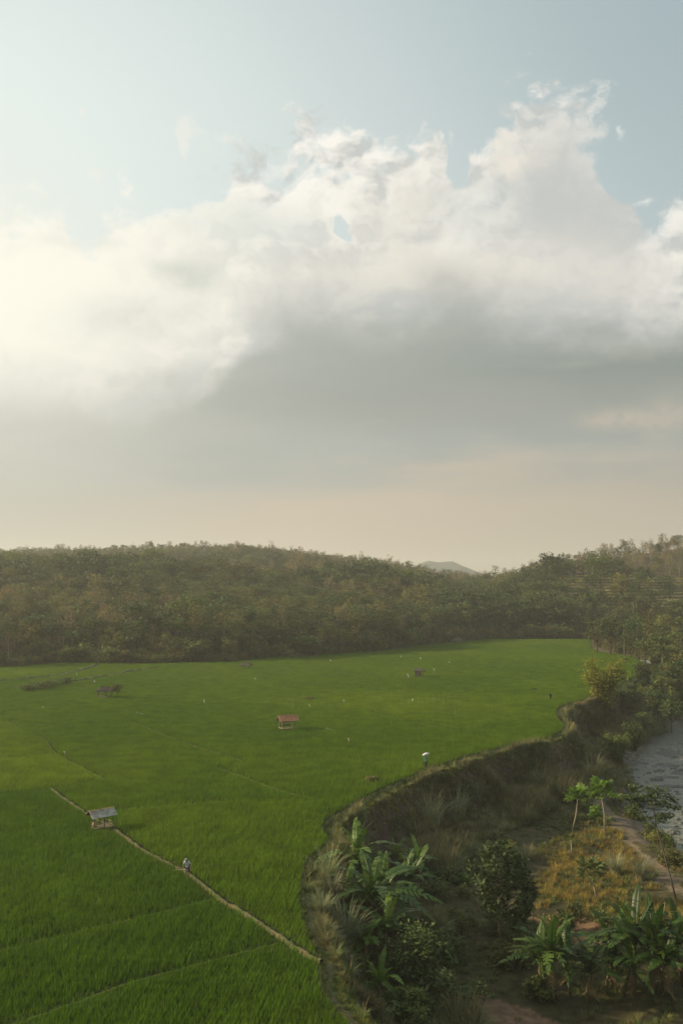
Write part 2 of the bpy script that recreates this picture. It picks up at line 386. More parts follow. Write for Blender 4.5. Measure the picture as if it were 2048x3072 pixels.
# rim of the paddy above the river bank, from the viewer outwards
rim_px = [(1045, 3072), (985, 3005), (962, 2960), (957, 2880), (920, 2800), (902, 2690), (915, 2610), (935, 2570), (986, 2525), (965, 2478), (1030, 2430),
          (1135, 2372), (1254, 2322), (1385, 2275), (1540, 2235), (1658, 2208), (1692, 2180), (1672, 2158), (1678, 2122), (1757, 2097)]
rim_near = gl_(rim_px)
rim = np.vstack([[[30, -60, 0], [14, 20, 0], [5, 42, 0]], smooth_line(rim_near, 5), gl_([(1840, 2066), (1900, 2030), (1931, 1995)]), [[105, 312, 0], [150, 345, 0], [260, 390, 0], [520, 440, 0]]])
far_px = [(-700, 2030), (-300, 2015), (0, 2004), (70, 2002), (160, 1992), (300, 1992), (440, 1994), (560, 1991), (700, 1988), (800, 1976), (945, 1968), (1146, 1955), (1280, 1935), (1400, 1924),
          (1500, 1918), (1600, 1916), (1772, 1918), (1776, 1945), (1800, 1958), (1900, 1970), (1931, 1990)]
far = gl_(far_px)
fi = int(np.argmin(np.hypot(*(rim[:, :2]-at(1931, 1995)[:2]).T)))
field_poly = np.vstack([rim[:fi+1], far[::-1], [[-300, 60, 0], [-200, -60, 0]]])
river_side = np.vstack([rim, [[700, 300, 0], [700, -200, 0], [30, -200, 0]]])
bankL = np.array([[120, -60], [96, 0], [76, 60], [56, 95], [41, 120], [43, 140], [45.5, 156], [50, 174], [57.5, 189], [68, 212], [81, 231], [112, 262], [190, 300], [420, 350], [700, 380]], float)
nrm = np.gradient(bankL, axis=0); nrm /= np.linalg.norm(nrm, axis=1)[:, None]
bankR = bankL+np.stack([nrm[:, 1], -nrm[:, 0]], 1)*34
river_poly = np.vstack([bankL, bankR[::-1]])
E_az = np.array([p[0]/p[1] for p in far[:17]]); E_D = far[:17, 1]
E_az = np.append(E_az, [.35, .6]); E_D = np.append(E_D, [425., 440.])
o_ = np.argsort(E_az); E_az, E_D = E_az[o_], E_D[o_]
R_az = np.array([-.9, -.343, -.2, -.1, 0, .08, .13, .16, .2, .235, .27, .343, .7])
R_y = np.array([1258, 1258, 1247, 1247, 1271, 1298, 1309, 1303, 1277, 1260, 1240, 1221, 1216])   # skyline rows
R_D = np.array([950, 900, 900, 880, 850, 760, 700, 640, 560, 570, 580, 600, 650.])
R_Z = CAMZ+(1338-R_y)*.000437*R_D-9.0
def hill(x, y):
    y = np.maximum(y, 60.); az = x/y
    E = np.interp(az, E_az, E_D)+6; R = np.interp(az, R_az, R_D); Zr = np.interp(az, R_az, R_Z)
    t = (y-E)/(R-E)
    z = np.where(t < 1, Zr*np.clip(t, 0, 1)**1.12, Zr*np.clip(1-.5*(t-1), .1, 1))
    z = z+np.clip(t*3, 0, 1)*(15*(vn(x, y, 95, 3)-.5)*np.clip(1.5-t, .25, 1))
    z = z+np.where(az < .05, 1, 0)*5*np.exp(-((y-560-60*az*4)/55.)**2)
    return np.where(t > 0, np.maximum(z, 0.0), 0.0)
TER = (.213, .37, 435., 545.)
def in_terrace(x, y):
    az = x/np.maximum(y, 1.); return (az > TER[0]) & (az < TER[1]) & (y > TER[2]) & (y < TER[3])
def height(x, y):
    x = np.asarray(x, float); y = np.asarray(y, float); sh = x.shape; x = x.ravel(); y = y.ravel()
    P = np.stack([x, y], 1); z = np.zeros(len(x))
    ins = inside(P, river_side); d = np.full(len(x), -1.0); d[ins] = seg_dist(P[ins], rim)
    w = vn(x, y, 3.5, 3)
    h = 5.4+1.6*(vn(x, y, 14, 2)-.5)
    n1 = vn(x, y, 6, 3)
    c0 = .55+.9*n1; c1 = c0+1.0+10*vn(x+50, y, 12, 2)**2.2+1.8*sstep(85, 60, y)
    drop = sstep(0, 1, (d-c0)/(c1-c0)); drop = drop+(w-.5)*.22*np.sin(np.clip(drop, 0, 1)*math.pi)
    zz = -h*drop-1.0*sstep(3, 18, d)+(vn(x, y, 5, 3)-.5)*.8*sstep(2, 5, d)
    zz = zz-.42*sstep(0, .2, d)
    dr = np.full(len(x), 99.0); dr[ins] = seg_dist(P[ins], bankL); ir = ins & inside(P, river_poly)
    dr2 = np.where(ir, -dr, dr)
    zz = zz+(-9.3-zz)*sstep(7, -3, dr2)*(dr2 < 7)
    right = ins & ~ir & inside(P, np.vstack([bankR, [[720, 300], [720, -200], [150, -200]]]))
    zz = np.where(right, -9.0+7*sstep(0, 25, seg_dist(P, bankR)), zz)
    z = np.where(ins, zz, 0)
    hz = hill(x, y)
    blend = np.where(ins, sstep(430, 520, y)*0, 1)
    z = z+np.where(ins, 0, hz)*blend
    # the river valley closes against the hills
    z = np.where(ins & (y > 380), z*(1-sstep(380, 440, y))+hz*sstep(380, 440, y), z)
    z = z-np.where(in_terrace(x, y), 1.1, 0)
    z = np.where(inside(P, field_poly), -.02, z)
    return z.reshape(sh)
def hgt(x, y): return float(height(np.array([x]), np.array([y]))[0])
def drop_at(px, py, z0=-6.0):
    """point of the lower ground seen at a photo pixel"""
    z = z0
    for _ in range(12):
        p = at(px, py, z); z = .5*z+.5*hgt(p[0], p[1])
    p = at(px, py, z); return np.array([p[0], p[1], hgt(p[0], p[1])])

# ------------------------------------------------------------------ ground sheet
def grid_mesh():
    ys = np.concatenate([np.linspace(-60, 40, 12), 42*np.exp(np.linspace(0, math.log(300/42), 400)), 300*np.exp(np.linspace(.006, math.log(4700/300), 170))])
    us = np.concatenate([np.linspace(-1.6, -.42, 24), np.linspace(-.40, .42, 420), np.linspace(.45, 1.6, 24)])
    Yg, U = np.meshgrid(ys, us, indexing='ij'); Xg = U*np.maximum(Yg, 42)
    Zg = height(Xg, Yg)
    nr, nc = Xg.shape; V = np.stack([Xg, Yg, Zg], -1).reshape(-1, 3)
    i = np.arange(nr-1)[:, None]*nc+np.arange(nc-1)[None, :]
    Q = np.stack([i, i+1, i+nc+1, i+nc], -1).reshape(-1, 4)
    me = bpy.data.meshes.new('ground'); me.vertices.add(len(V)); me.vertices.foreach_set('co', V.ravel())
    me.loops.add(Q.size); me.loops.foreach_set('vertex_index', Q.ravel().astype(np.int32))
    me.polygons.add(len(Q)); me.polygons.foreach_set('loop_start', np.arange(0, Q.size, 4, dtype=np.int32)); me.polygons.foreach_set('loop_total', np.full(len(Q), 4, np.int32))
    me.polygons.foreach_set('use_smooth', np.ones(len(Q), bool)); me.update(); me.validate()
    # soil colours
    x, y, z = V.T; P = V[:, :2]
    c = np.tile(np.array([.105, .085, .045]), (len(V), 1))                       # wood floor
    ins = inside(P, river_side); d = np.where(ins, seg_dist(P, rim), -1)
    fld = inside(P, field_poly); c[fld] = (.045, .055, .018)
    n = vn(x, y, 4, 3)[:, None]
    low = np.array([.050, .050, .020])*(1-n)+np.array([.078, .064, .032])*n
    c = np.where((ins & (d > 0))[:, None], low, c)
    face = ins & (d > .9) & (d < 4.5); c = np.where(face[:, None], np.array([.085, .062, .042])*(.7+.6*n), c)
    top_ = ins & (d <= 1.3); c = np.where(top_[:, None], np.array([.11, .13, .03])*(1-n)+np.array([.16, .14, .05])*n, c)
    wet = ins & (seg_dist(P, bankL) < 7); c = np.where(wet[:, None], np.array([.13, .105, .08])*(.6+.7*n), c)
    PW = P+np.stack([vn(x, y, 5, 3)-.5, vn(x+40, y+9, 5, 3)-.5], 1)*7
    soil = ins & inside(PW, gl_([(1330, 3100), (1370, 3000), (1480, 2985), (1660, 2990), (1650, 3150), (1330, 3200)], -6.5))
    c = np.where(soil[:, None], np.array([.17, .105, .065])*(.7+.6*n), c)
    soil = ins & inside(PW, gl_([(1640, 2730), (1790, 2740), (1850, 2800), (1700, 2830), (1640, 2780)], -6.5))
    c = np.where(soil[:, None], np.array([.19, .115, .065])*(.7+.6*n), c)
    tr = ins & (seg_dist(PW*.6+P*.4, gl_([(1800, 2410), (1870, 2480), (1910, 2540), (1985, 2610), (2060, 2690)], -6.8)) < .9+1.8*(vn(x, y, 2, 2)-.5))
    c = np.where(tr[:, None], np.array([.17, .13, .085])*(.5+.9*n), c)
    a = me.color_attributes.new('Col', 'FLOAT_COLOR', 'POINT')
    a.data.foreach_set('color', np.hstack([c, np.ones((len(c), 1))]).ravel()); me.materials.append(M['ground'])
    return me
g_ = link(bpy.data.objects.new('ground', grid_mesh())); tag(g_, kind='structure')

# river
def strip(a, b, z, n=1):
    mb = MB(); v = [(*p, z) for p in a]+[(*p, z) for p in b]; k = len(a)
    mb.add(v, [(i, i+1, k+i+1, k+i) for i in range(k-1)]); return mb
w_in = bankL-np.stack([nrm[:, 1], -nrm[:, 0]], 1)*3
tag(strip(w_in, bankR+np.stack([nrm[:, 1], -nrm[:, 0]], 1)*2, -8.35).obj('river', M['water']), kind='structure')

# far mountains
mb = MB(); xs = np.linspace(-600, 1100, 90); prof = np.interp(xs/4000*1000, [-150, 70, 120, 150, 170, 190, 210, 240, 275], [20, 45, 70, 112, 96, 108, 85, 55, 20])
r0 = np.interp((xs/4000)/.000437+784, [500, 900, 945, 985, 1010, 1040, 1075, 1110, 1160], [35, 40, 83, 112, 104, 110, 83, 60, 35])+5*(vn(xs, xs*0, 50)-.5)
rows = []
for k, (dy, s_) in enumerate([(-500, 0), (-250, .45), (-90, .85), (0, 1), (120, .8), (400, 0)]):
    rows.append(np.stack([xs*.7, 2800+dy+60*vn(xs, xs*0+k, 90), np.maximum((CAMZ+(r0-CAMZ)*.7)*s_*(1+.12*(vn(xs, xs*0+k*7, 70)-.5)*(s_ < 1)), -2)], 1))
nn = len(xs); mb.add(np.vstack(rows), [(r*nn+i, r*nn+i+1, (r+1)*nn+i+1, (r+1)*nn+i) for r in range(5) for i in range(nn-1)])
tag(mb.obj('mountains', M['hillfar_hazed'], smooth=True), kind='structure')

# ------------------------------------------------------------------ haze
hb_ = MB(); hb_.box((0, 2300, 60), (9000, 5000, 150)); hz_ = hb_.obj('haze', [])
m = bpy.data.materials.new('haze'); m.use_nodes = True; nt = m.node_tree; nt.nodes.clear()
o = nt.nodes.new('ShaderNodeOutputMaterial'); pv = nt.nodes.new('ShaderNodeVolumePrincipled'); nt.links.new(pv.outputs[0], o.inputs['Volume'])
pv.inputs['Color'].default_value = (.94, .92, .86, 1); pv.inputs['Density'].default_value = .00025; pv.inputs['Anisotropy'].default_value = .35
hz_.data.materials.append(m); tag(hz_, kind='stuff')
hz_['label'] = 'thin warm evening haze over the valley'

# ------------------------------------------------------------------ instancing for uncountable stuff
def scatter(name, P, protos, scale, rz, tint=None, tilt=None, idx=None, label=None):
    P = np.asarray(P, float); n = len(P)
    if n == 0: return None
    me = bpy.data.meshes.new(name); me.vertices.add(n); me.vertices.foreach_set('co', P.ravel())
    def attr(nm, tp, dat):
        a = me.attributes.new(nm, tp, 'POINT'); a.data.foreach_set('value', np.asarray(dat).ravel())
    attr('size', 'FLOAT', np.broadcast_to(scale, n).astype(np.float32)); attr('turn', 'FLOAT', np.broadcast_to(rz, n).astype(np.float32))
    attr('tint', 'FLOAT', np.broadcast_to(0 if tint is None else tint, n).astype(np.float32))
    attr('pick', 'INT', (rng.integers(0, len(protos), n) if idx is None else idx).astype(np.int32))
    col = bpy.data.collections.new(name+'_kinds')
    for k, pm in enumerate(protos): col.objects.link(bpy.data.objects.new('%s_%02d' % (name, k), pm))
    o = link(bpy.data.objects.new(name, me)); md = o.modifiers.new('scatter', 'NODES')
    ng = bpy.data.node_groups.new(name, 'GeometryNodeTree'); md.node_group = ng
    ng.interface.new_socket('Geometry', in_out='INPUT', socket_type='NodeSocketGeometry'); ng.interface.new_socket('Geometry', in_out='OUTPUT', socket_type='NodeSocketGeometry')
    N = ng.nodes.new; L = ng.links.new
    gi, go = N('NodeGroupInput'), N('NodeGroupOutput'); ci = N('GeometryNodeCollectionInfo'); ci.inputs[0].default_value = col
    ci.inputs['Separate Children'].default_value = True; ci.inputs['Reset Children'].default_value = True
    ip = N('GeometryNodeInstanceOnPoints'); ip.inputs['Pick Instance'].default_value = True
    def na(nm, tp):
        k = N('GeometryNodeInputNamedAttribute'); k.data_type = tp; k.inputs[0].default_value = nm; return k.outputs[0]
    cx = N('ShaderNodeCombineXYZ'); L(na('turn', 'FLOAT'), cx.inputs[2])
    m2 = N('GeometryNodeMeshToPoints'); L(gi.outputs[0], m2.inputs[0]); L(m2.outputs[0], ip.inputs['Points'])
    L(ci.outputs[0], ip.inputs['Instance']); L(na('pick', 'INT'), ip.inputs['Instance Index'])
    e2 = N('FunctionNodeEulerToRotation'); L(cx.outputs[0], e2.inputs[0]); L(e2.outputs[0], ip.inputs['Rotation'])
    L(na('size', 'FLOAT'), ip.inputs['Scale']); L(ip.outputs[0], go.inputs[0])
    tag(o, label, kind='stuff'); return o

def blades(mb, base, h, w, az, lean, seg=2, mi=0):
    base = np.asarray(base, float); N_ = len(base); t = np.linspace(0, 1, seg+1)
    for i in range(N_):
        ca, sa = math.cos(az[i]), math.sin(az[i]); vs = []
        for k, tt in enumerate(t):
            r = h[i]*lean[i]*tt**1.8; zz = h[i]*(tt-.45*lean[i]*tt**2.2); c = base[i]+np.array([ca*r, sa*r, zz])
            if k == seg: vs.append(c)
            else:
                ww = w[i]*(1-.75*tt)*.5; vs += [c+np.array([-sa*ww, ca*ww, 0]), c-np.array([-sa*ww, ca*ww, 0])]
        fs = [(2*k, 2*k+1, 2*k+3, 2*k+2) for k in range(seg-1)]+[(2*seg-2, 2*seg-1, 2*seg)]
        mb.add(vs, fs, mi)
    return mb
def tuft(n, h, w, lean, rad, mats, seg=2, name='tuft', plume=0):
    mb = MB(); a = rng.random(n)*2*math.pi; r = rad*rng.random(n)**.7
    base = np.stack([r*np.cos(a), r*np.sin(a), np.zeros(n)-.05], 1)
    blades(mb, base, h*(.55+.5*rng.random(n)), w*(.7+.6*rng.random(n)), a+rng.normal(0, .6, n), lean*(.3+rng.random(n)), seg)
    if plume:
        k = plume; a = rng.random(k)*2*math.pi
        blades(mb, np.stack([rad*.4*np.cos(a), rad*.4*np.sin(a), 0*a], 1), h*(1.1+.2*rng.random(k)), w*1.2+0*a, a, .25+.2*rng.random(k), seg, 1 if len(mats) > 1 else 0)
    return mb.mesh(name, mats)

# ------------------------------------------------------------------ the rice
def rice_patch(nx, size, name):
    mb = MB(); s_ = size/nx
    for i in range(nx):
        for j in range(nx):
            k = 8; a = rng.random(k)*6.28
            c = np.array([(i+.5)*s_-size/2+rng.normal(0, .03), (j+.5)*s_-size/2+rng.normal(0, .03), 0]); hh = .47*(1+rng.normal(0, .20))
            blades(mb, c+np.stack([.035*np.cos(a), .035*np.sin(a), 0*a], 1), hh*(.75+.35*rng.random(k)), np.full(k, .028), a+rng.normal(0, .5, k), .06+.24*rng.random(k), 2)
    return mb.mesh(name, [M['rice']])
bund_px = [  # (polyline, half width of the gap, bare?)
    ([(157, 2370), (205, 2406), (255, 2440), (346, 2492), (431, 2554), (562, 2623), (653, 2694), (784, 2776), (888, 2848), (962, 2890)], .34, 1),
    ([(366, 2152), (496, 2207), (614, 2249), (700, 2274), (735, 2290)], .26, 0),
    ([(652, 2305), (730, 2332), (836, 2371), (941, 2397)], .26, 0),
    ([(-60, 2130), (10, 2157), (72, 2195), (134, 2219), (174, 2264), (319, 2342)], .17, 0),
    ([(319, 2342), (150, 2366), (0, 2382), (-80, 2390)], .22, 0),
    ([(174, 2264), (0, 2282), (-90, 2290)], .26, 0),
    ([(366, 2152), (230, 2166), (76, 2179), (20, 2168)], .22, 0),
    ([(0, 2149), (75, 2143)], .3, 0),
    ([(1115, 2138), (1222, 2161), (1370, 2192)], .40, 0),
    ([(1124, 2074), (1190, 2086), (1258, 2096)], .30, 0),
    ([(1124, 2074), (1300, 2072), (1450, 2078), (1700, 2094)], .30, 0),
    ([(1544, 2024), (1616, 2046), (1732, 2064), (1785, 2082)], .5, 2),
    ([(-60, 2868), (0, 2857), (245, 2796), (459, 2745), (638, 2701)], .16, 0),
    ([(0, 3090), (66, 3069), (255, 3002), (383, 2954), (551, 2908), (800, 2842), (880, 2820)], .19, 0),
    ([(357, 2431), (520, 2418), (700, 2404)], .17, 0),
    ([(700, 2277), (800, 2275), (887, 2270)], .18, 0),
    ([(1480, 2175), (1600, 2160), (1672, 2150)], .28, 0),
    ([(20, 2066), (200, 2050), (330, 2028), (475, 2003)], .9, 3),
    ([(0, 2046), (130, 2034), (210, 2022), (290, 1998)], .9, 3),
    ([(900, 2056), (1020, 2052), (1150, 2050)], .2, 0),
    ([(1400, 2005), (1560, 1999), (1700, 2006)], .35, 0),
    ([(700, 2110), (900, 2092), (1124, 2074)], .3, 0),
    ([(330, 2096), (450, 2112), (612, 2098), (700, 2110)], .22, 0),
    ([(1144, 2005), (1300, 1990)], .4, 0),
    ([(1560, 1936), (1670, 1928)], .7, 0),
]
bunds = [(smooth_line(gl_(L), 4), max(hw, .17), bare) for L, hw, bare in bund_px]
def rice_ok(P, margin=0.0):
    ok = inside(P, field_poly) & (seg_dist(P, rim) > .10+margin)
    ok &= ~((seg_dist(P, far) < 1.0) & (P[:, 1] > 250))
    for L, hw, _ in bunds:
        lo = L[:, :2].min(0)-2; hi = L[:, :2].max(0)+2
        m_ = ok & (P > lo).all(1) & (P < hi).all(1)
        if m_.any():
            dd = seg_dist(P[m_], L); k = np.where(m_)[0]; ok[k[dd < hw+margin]] = False
    return ok
def rice_tint(P):
    x, y = P.T
    t = .34+.55*(vn(x, y, 26, 3)-.5)+.35*(vn(x+90, y*.35, 9, 2)-.5)
    near = inside(P, np.vstack([bunds[0][0][:, :2], rim[3:8, :2][::-1], [[5, 42], [-200, 42]]]))
    t = np.where(near, t-.26, t)  # deeper green plot; the tint also carries the foreground shade
    brt = inside(P, gl_([(-200, 2300), (174, 2264), (319, 2342), (150, 2366), (-200, 2400)])); t = np.where(brt, t+.50, t)
    b2 = inside(P, gl_([(350, 2500), (431, 2554), (653, 2694), (962, 2890), (902, 2690), (935, 2570), (980, 2500), (941, 2400), (700, 2404), (357, 2431)])); t = np.where(b2, t+.20, t)
    b3 = inside(P, gl_([(1115, 2138), (1370, 2192), (1480, 2175), (1680, 2155), (1500, 2120), (1258, 2096)])); t = np.where(b3, t+.32, t)
    b4 = inside(P, gl_([(700, 2110), (1124, 2074), (1700, 2094), (1480, 2125), (1000, 2130)])); t = np.where(b4, t+.22, t)
    b5 = inside(P, gl_([(-200, 2180), (20, 2168), (134, 2219), (174, 2264), (-200, 2290)])); t = np.where(b5, t+.22, t)
    return np.clip(t*1.1+rng.normal(0, .09, len(t)), 0, 1)
xs = np.arange(-175, 95, 1.0); ys = np.arange(40, 420, 1.0); gx, gy = np.meshgrid(xs, ys); P = np.stack([gx.ravel(), gy.ravel()], 1)
th = math.radians(-6); Rm = np.array([[math.cos(th), -math.sin(th)], [math.sin(th), math.cos(th)]])
P = (P-[0, 200])@Rm.T+[0, 200]
P = P[(P[:, 0]/P[:, 1] > -.40) & (P[:, 0]/P[:, 1] < .40) & (P[:, 1] > 40)]
okc = rice_ok(P, .72); okb = inside(P, field_poly) | (seg_dist(P, rim) < 1)
A = P[okc]
patches = [rice_patch(5, 1.0, 'rice_patch') for _ in range(8)]
z0 = .10*(vn(A[:, 0], A[:, 1], 7, 2)-.5)
scatter('rice_field', np.c_[A, z0], patches, 1.08+.25*np.abs(vn(A[:, 0], A[:, 1], 13, 3)-.5)*2+.08*rng.random(len(A)), th+math.pi/2*rng.integers(0, 4, len(A)), rice_tint(A), label='young green rice filling the paddy')
B = P[~okc & okb]; off = (np.arange(4)+.5)/4-.5; ox, oy = np.meshgrid(off, off)
B = (B[:, None, :]+(np.stack([ox.ravel(), oy.ravel()], 1)@Rm.T)[None]).reshape(-1, 2); B = B[rice_ok(B)]
scatter('rice_edge', np.c_[B, np.zeros(len(B))], [rice_patch(1, .25, 'rice_hill') for _ in range(5)], .9+.3*rng.random(len(B)), rng.random(len(B))*6.28, rice_tint(B), label='rice plants lining the bunds and field edges')

# bunds and paths
def ridge(L, hw, h, name, mt, wob=.25, top=.45, z0=0.0):
    L = smooth_line(L, 3)[:, :2]; t = np.gradient(L, axis=0); t /= np.linalg.norm(t, axis=1)[:, None]+1e-9; n = np.stack([-t[:, 1], t[:, 0]], 1)
    rows = []
    for i, p in enumerate(L):
        a = hw*(1+wob*rng.normal()*.5); b_ = hw*(1+wob*rng.normal()*.5); hh = h*(1+.25*rng.normal()); z = z0
        for o_, zz in ((-1.25*a, -.06), (-top*a*1.6, hh*.9), (0, hh), (top*b_*1.6, hh*.9), (1.25*b_, -.06)):
            q = p+n[i]*o_; rows.append((q[0], q[1], zz+z))
    mb = MB(); k = len(L); mb.add(rows, [(i*5+j, i*5+j+1, (i+1)*5+j+1, (i+1)*5+j) for i in range(k-1) for j in range(4)])
    return mb.obj(name, mt, smooth=True)
for L, hw, bare in bunds:
    o = ridge(L, hw*(.48 if hw < .6 else .7), .2 if bare == 1 and hw < .6 else .08 if hw < .6 else .45, 'path' if bare and hw < .45 else 'earth_bund', M['bund_dark'] if bare == 3 else M['earth'] if bare and hw < .45 else M['bund_dry'] if bare == 2 else M['bund_green'] if hw < .23 else M['bund']); tag(o, kind='structure')
# the footpath along the rim
Lr = rim[(rim[:, 1] > 38) & (rim[:, 1] < 215)]; t_ = np.gradient(Lr[:, :2], axis=0); t_ /= np.linalg.norm(t_, axis=1)[:, None]
Lr = Lr.copy(); Lr[:, :2] += np.stack([t_[:, 1], -t_[:, 0]], 1)*.62
tag(ridge(Lr[Lr[:, 1] < 80], .30, .08, 'path', M['earth'], wob=.8, z0=-.42), kind='structure')

# terraced hillside on the right
def terraces():
    az = np.linspace(TER[0], TER[1], 90); Ds = np.linspace(TER[2], TER[3], 240)
    prof = np.array([hill(a*Ds, Ds) for a in az]); prof = np.maximum.accumulate(prof, axis=1)
    lv = np.arange(prof[:, 0].max()*.6, prof[:, -1].max(), 1.5); mb = MB()
    for k in range(len(lv)-1):
        d0 = np.array([np.interp(lv[k], prof[i]+np.arange(240)*1e-4, Ds) for i in range(90)]); d1 = np.array([np.interp(lv[k+1], prof[i]+np.arange(240)*1e-4, Ds) for i in range(90)])
        d0 = d0+4.0*(vn(az*900, d0*0+k*5, 12)-.5); d1 = d1+2.5*(vn(az*900, d0*0+k*5+5, 12)-.5); zt = lv[k]+.0*az
        r0 = np.stack([az*d0, d0, zt], 1); r1 = np.stack([az*d1, d1-.25, zt+.85], 1); r2 = np.stack([az*d1, d1+.15, zt+1.5], 1)
        good = [(d1[i]-d0[i] > .4) and (d1[i+1]-d0[i+1] > .4) for i in range(89)]
        mb.add(np.vstack([r0, r1]), [(i, i+1, 91+i, 90+i) for i in range(89) if good[i]], 0)
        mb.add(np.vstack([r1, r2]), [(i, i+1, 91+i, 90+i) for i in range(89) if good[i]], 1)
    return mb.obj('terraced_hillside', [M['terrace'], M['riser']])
tag(terraces(), kind='structure')

# ------------------------------------------------------------------ trees
def cards(mb, C, size, flat=.0, mi=0):
    """small leaf-spray faces round the points C"""
    n = len(C); nrm_ = rng.normal(0, 1, (n, 3)); nrm_[:, 2] = np.abs(nrm_[:, 2])*(1+flat*4)+flat; nrm_ /= np.linalg.norm(nrm_, axis=1)[:, None]
    a = np.cross(nrm_, rng.normal(0, 1, (n, 3))); a /= np.linalg.norm(a, axis=1)[:, None]; b = np.cross(nrm_, a)
    s_ = (size*(.6+.8*rng.random(n)))[:, None]; l = s_*.62; w_ = s_*.36
    v = np.stack([C-a*l, C+b*w_-nrm_*s_*.08, C+a*l, C-b*w_-nrm_*s_*.08], 1).reshape(-1, 3)
    mb.add(v, [(4*i, 4*i+1, 4*i+2, 4*i+3) for i in range(n)], mi)
def tree(kind, H, seed):
    """returns (trunk MB, crown MB) for one tree of height H"""
    global rng
    keep = rng; rng = np.random.default_rng(seed); tr, cr = MB(), MB()
    lean = rng.normal(0, .03, 2)*H
    def stem(z): return np.array([lean[0]*(z/H)**1.5, lean[1]*(z/H)**1.5, z])
    if kind == 'broad':      # dense rounded crown
        r = .021*H; zs = np.linspace(-.3, .75*H, 6); tr.tube([stem(z) if z > 0 else (0, 0, z) for z in zs], np.linspace(r, r*.35, 6), 6)
        K_ = 16; C = []
        for k in range(K_):
            a = k*2.4+rng.random(); zz = H*(.42+.5*rng.random()); rr = .30*H*math.sqrt(max(.05, 1-((zz/H-.62)/.42)**2))*(.55+.5*rng.random())
            c = stem(zz)+np.array([rr*math.cos(a), rr*math.sin(a), 0]); tr.tube([stem(zz*.62), (stem(zz*.62)+c)/2+[0, 0, .04*H], c], [r*.38, r*.22, r*.08], 4)
            m_ = 42; q = rng.normal(0, 1, (m_, 3)); q /= np.linalg.norm(q, axis=1)[:, None]; C.append(c+q*(.115*H*(.5+.6*rng.random((m_, 1))))*[1.15, 1.15, .8])
        cards(cr, np.vstack(C), .050*H+.05, .3)
    elif kind == 'airy':     # tall pale stems, layered feathery crown
        r = .014*H; tr.tube([stem(z) if z > 0 else (0, 0, z) for z in np.linspace(-.3, .9*H, 7)], np.linspace(r, r*.3, 7), 5); C = []
        for k in range(13):
            a = k*2.4+rng.random(); zz = H*(.55+.42*(k/12)); rr = .27*H*(1.1-.75*(k/12))*(.5+.6*rng.random())
            c = stem(zz)+np.array([rr*math.cos(a), rr*math.sin(a), .03*H]); tr.tube([stem(zz*.78), c], [r*.35, r*.08], 4)
            m_ = 34; q = rng.normal(0, 1, (m_, 3)); C.append(c+q*[.075*H, .075*H, .016*H])
        cards(cr, np.vstack(C), .045*H+.05, 1.0)
    elif kind == 'dry':      # dry-season tree: many rising twigs, thin brown leaves
        r = .013*H; tr.tube([stem(z) if z > 0 else (0, 0, z) for z in np.linspace(-.3, .95*H, 7)], np.linspace(r, r*.25, 7), 5); C = []
        for k in range(16):
            a = k*2.4+rng.random(); z0_ = H*(.32+.55*k/16); L_ = H*(.30-.12*k/16)*(.7+.5*rng.random()); el = .9+.3*rng.random()
            p0 = stem(z0_); p2 = p0+np.array([math.cos(a)*math.cos(el)*L_, math.sin(a)*math.cos(el)*L_, math.sin(el)*L_]); pm = (p0+p2)/2+[math.cos(a)*.04*H, math.sin(a)*.04*H, -.01*H]
            tr.tube([p0, pm, p2], [r*.4, r*.25, r*.08], 4)
            for j in range(3):
                e = p2+rng.normal(0, .05*H, 3)*[1, 1, .6]+[0, 0, .03*H]; tr.tube([pm+(p2-pm)*rng.random(), e], [r*.16, r*.05], 3)
                m_ = 6; C.append(e+rng.normal(0, .035*H, (m_, 3)))
        cards(cr, np.vstack(C), .034*H+.05, .1)
    elif kind == 'bare':
        r = .016*H; tr.tube([stem(z) if z > 0 else (0, 0, z) for z in np.linspace(-.3, .9*H, 7)], np.linspace(r, r*.25, 7), 5); C = []
        for k in range(15):
            a = k*2.4+rng.random(); z0_ = H*(.28+.55*k/15); L_ = H*(.36-.16*k/15); el = .7+.4*rng.random(); p0 = stem(z0_)
            p2 = p0+np.array([math.cos(a)*math.cos(el)*L_, math.sin(a)*math.cos(el)*L_, math.sin(el)*L_]); tr.tube([p0, (p0+p2)/2+rng.normal(0, .012*H, 3), p2], [r*.45, r*.28, r*.1], 4)
            for j in range(5):
                s0 = p0+(p2-p0)*(.35+.6*rng.random()); e = s0+rng.normal(0, .055*H, 3)+[0, 0, .05*H]; tr.tube([s0, e], [r*.18, r*.06], 3); C.append(e+rng.normal(0, .02*H, (2, 3)))
        cards(cr, np.vstack(C), .03*H+.04, .1)
    elif kind == 'shrub':
        C = []
        for k in range(9):
            a = rng.random()*6.28; rr = .42*H*rng.random(); zz = H*(.25+.55*rng.random()); c = np.array([rr*math.cos(a), rr*math.sin(a), zz]); tr.tube([(0, 0, -.1), c*[.5, .5, .55], c], [.02*H, .014*H, .006*H], 3)
            m_ = 36; C.append(c+rng.normal(0, .15*H, (m_, 3))*[1, 1, .8])
        C = np.vstack(C); C[:, 2] = np.maximum(C[:, 2], .05); cards(cr, C, .10*H+.05, .3)
    elif kind == 'bamboo':   # plume of arching culms
        C = []
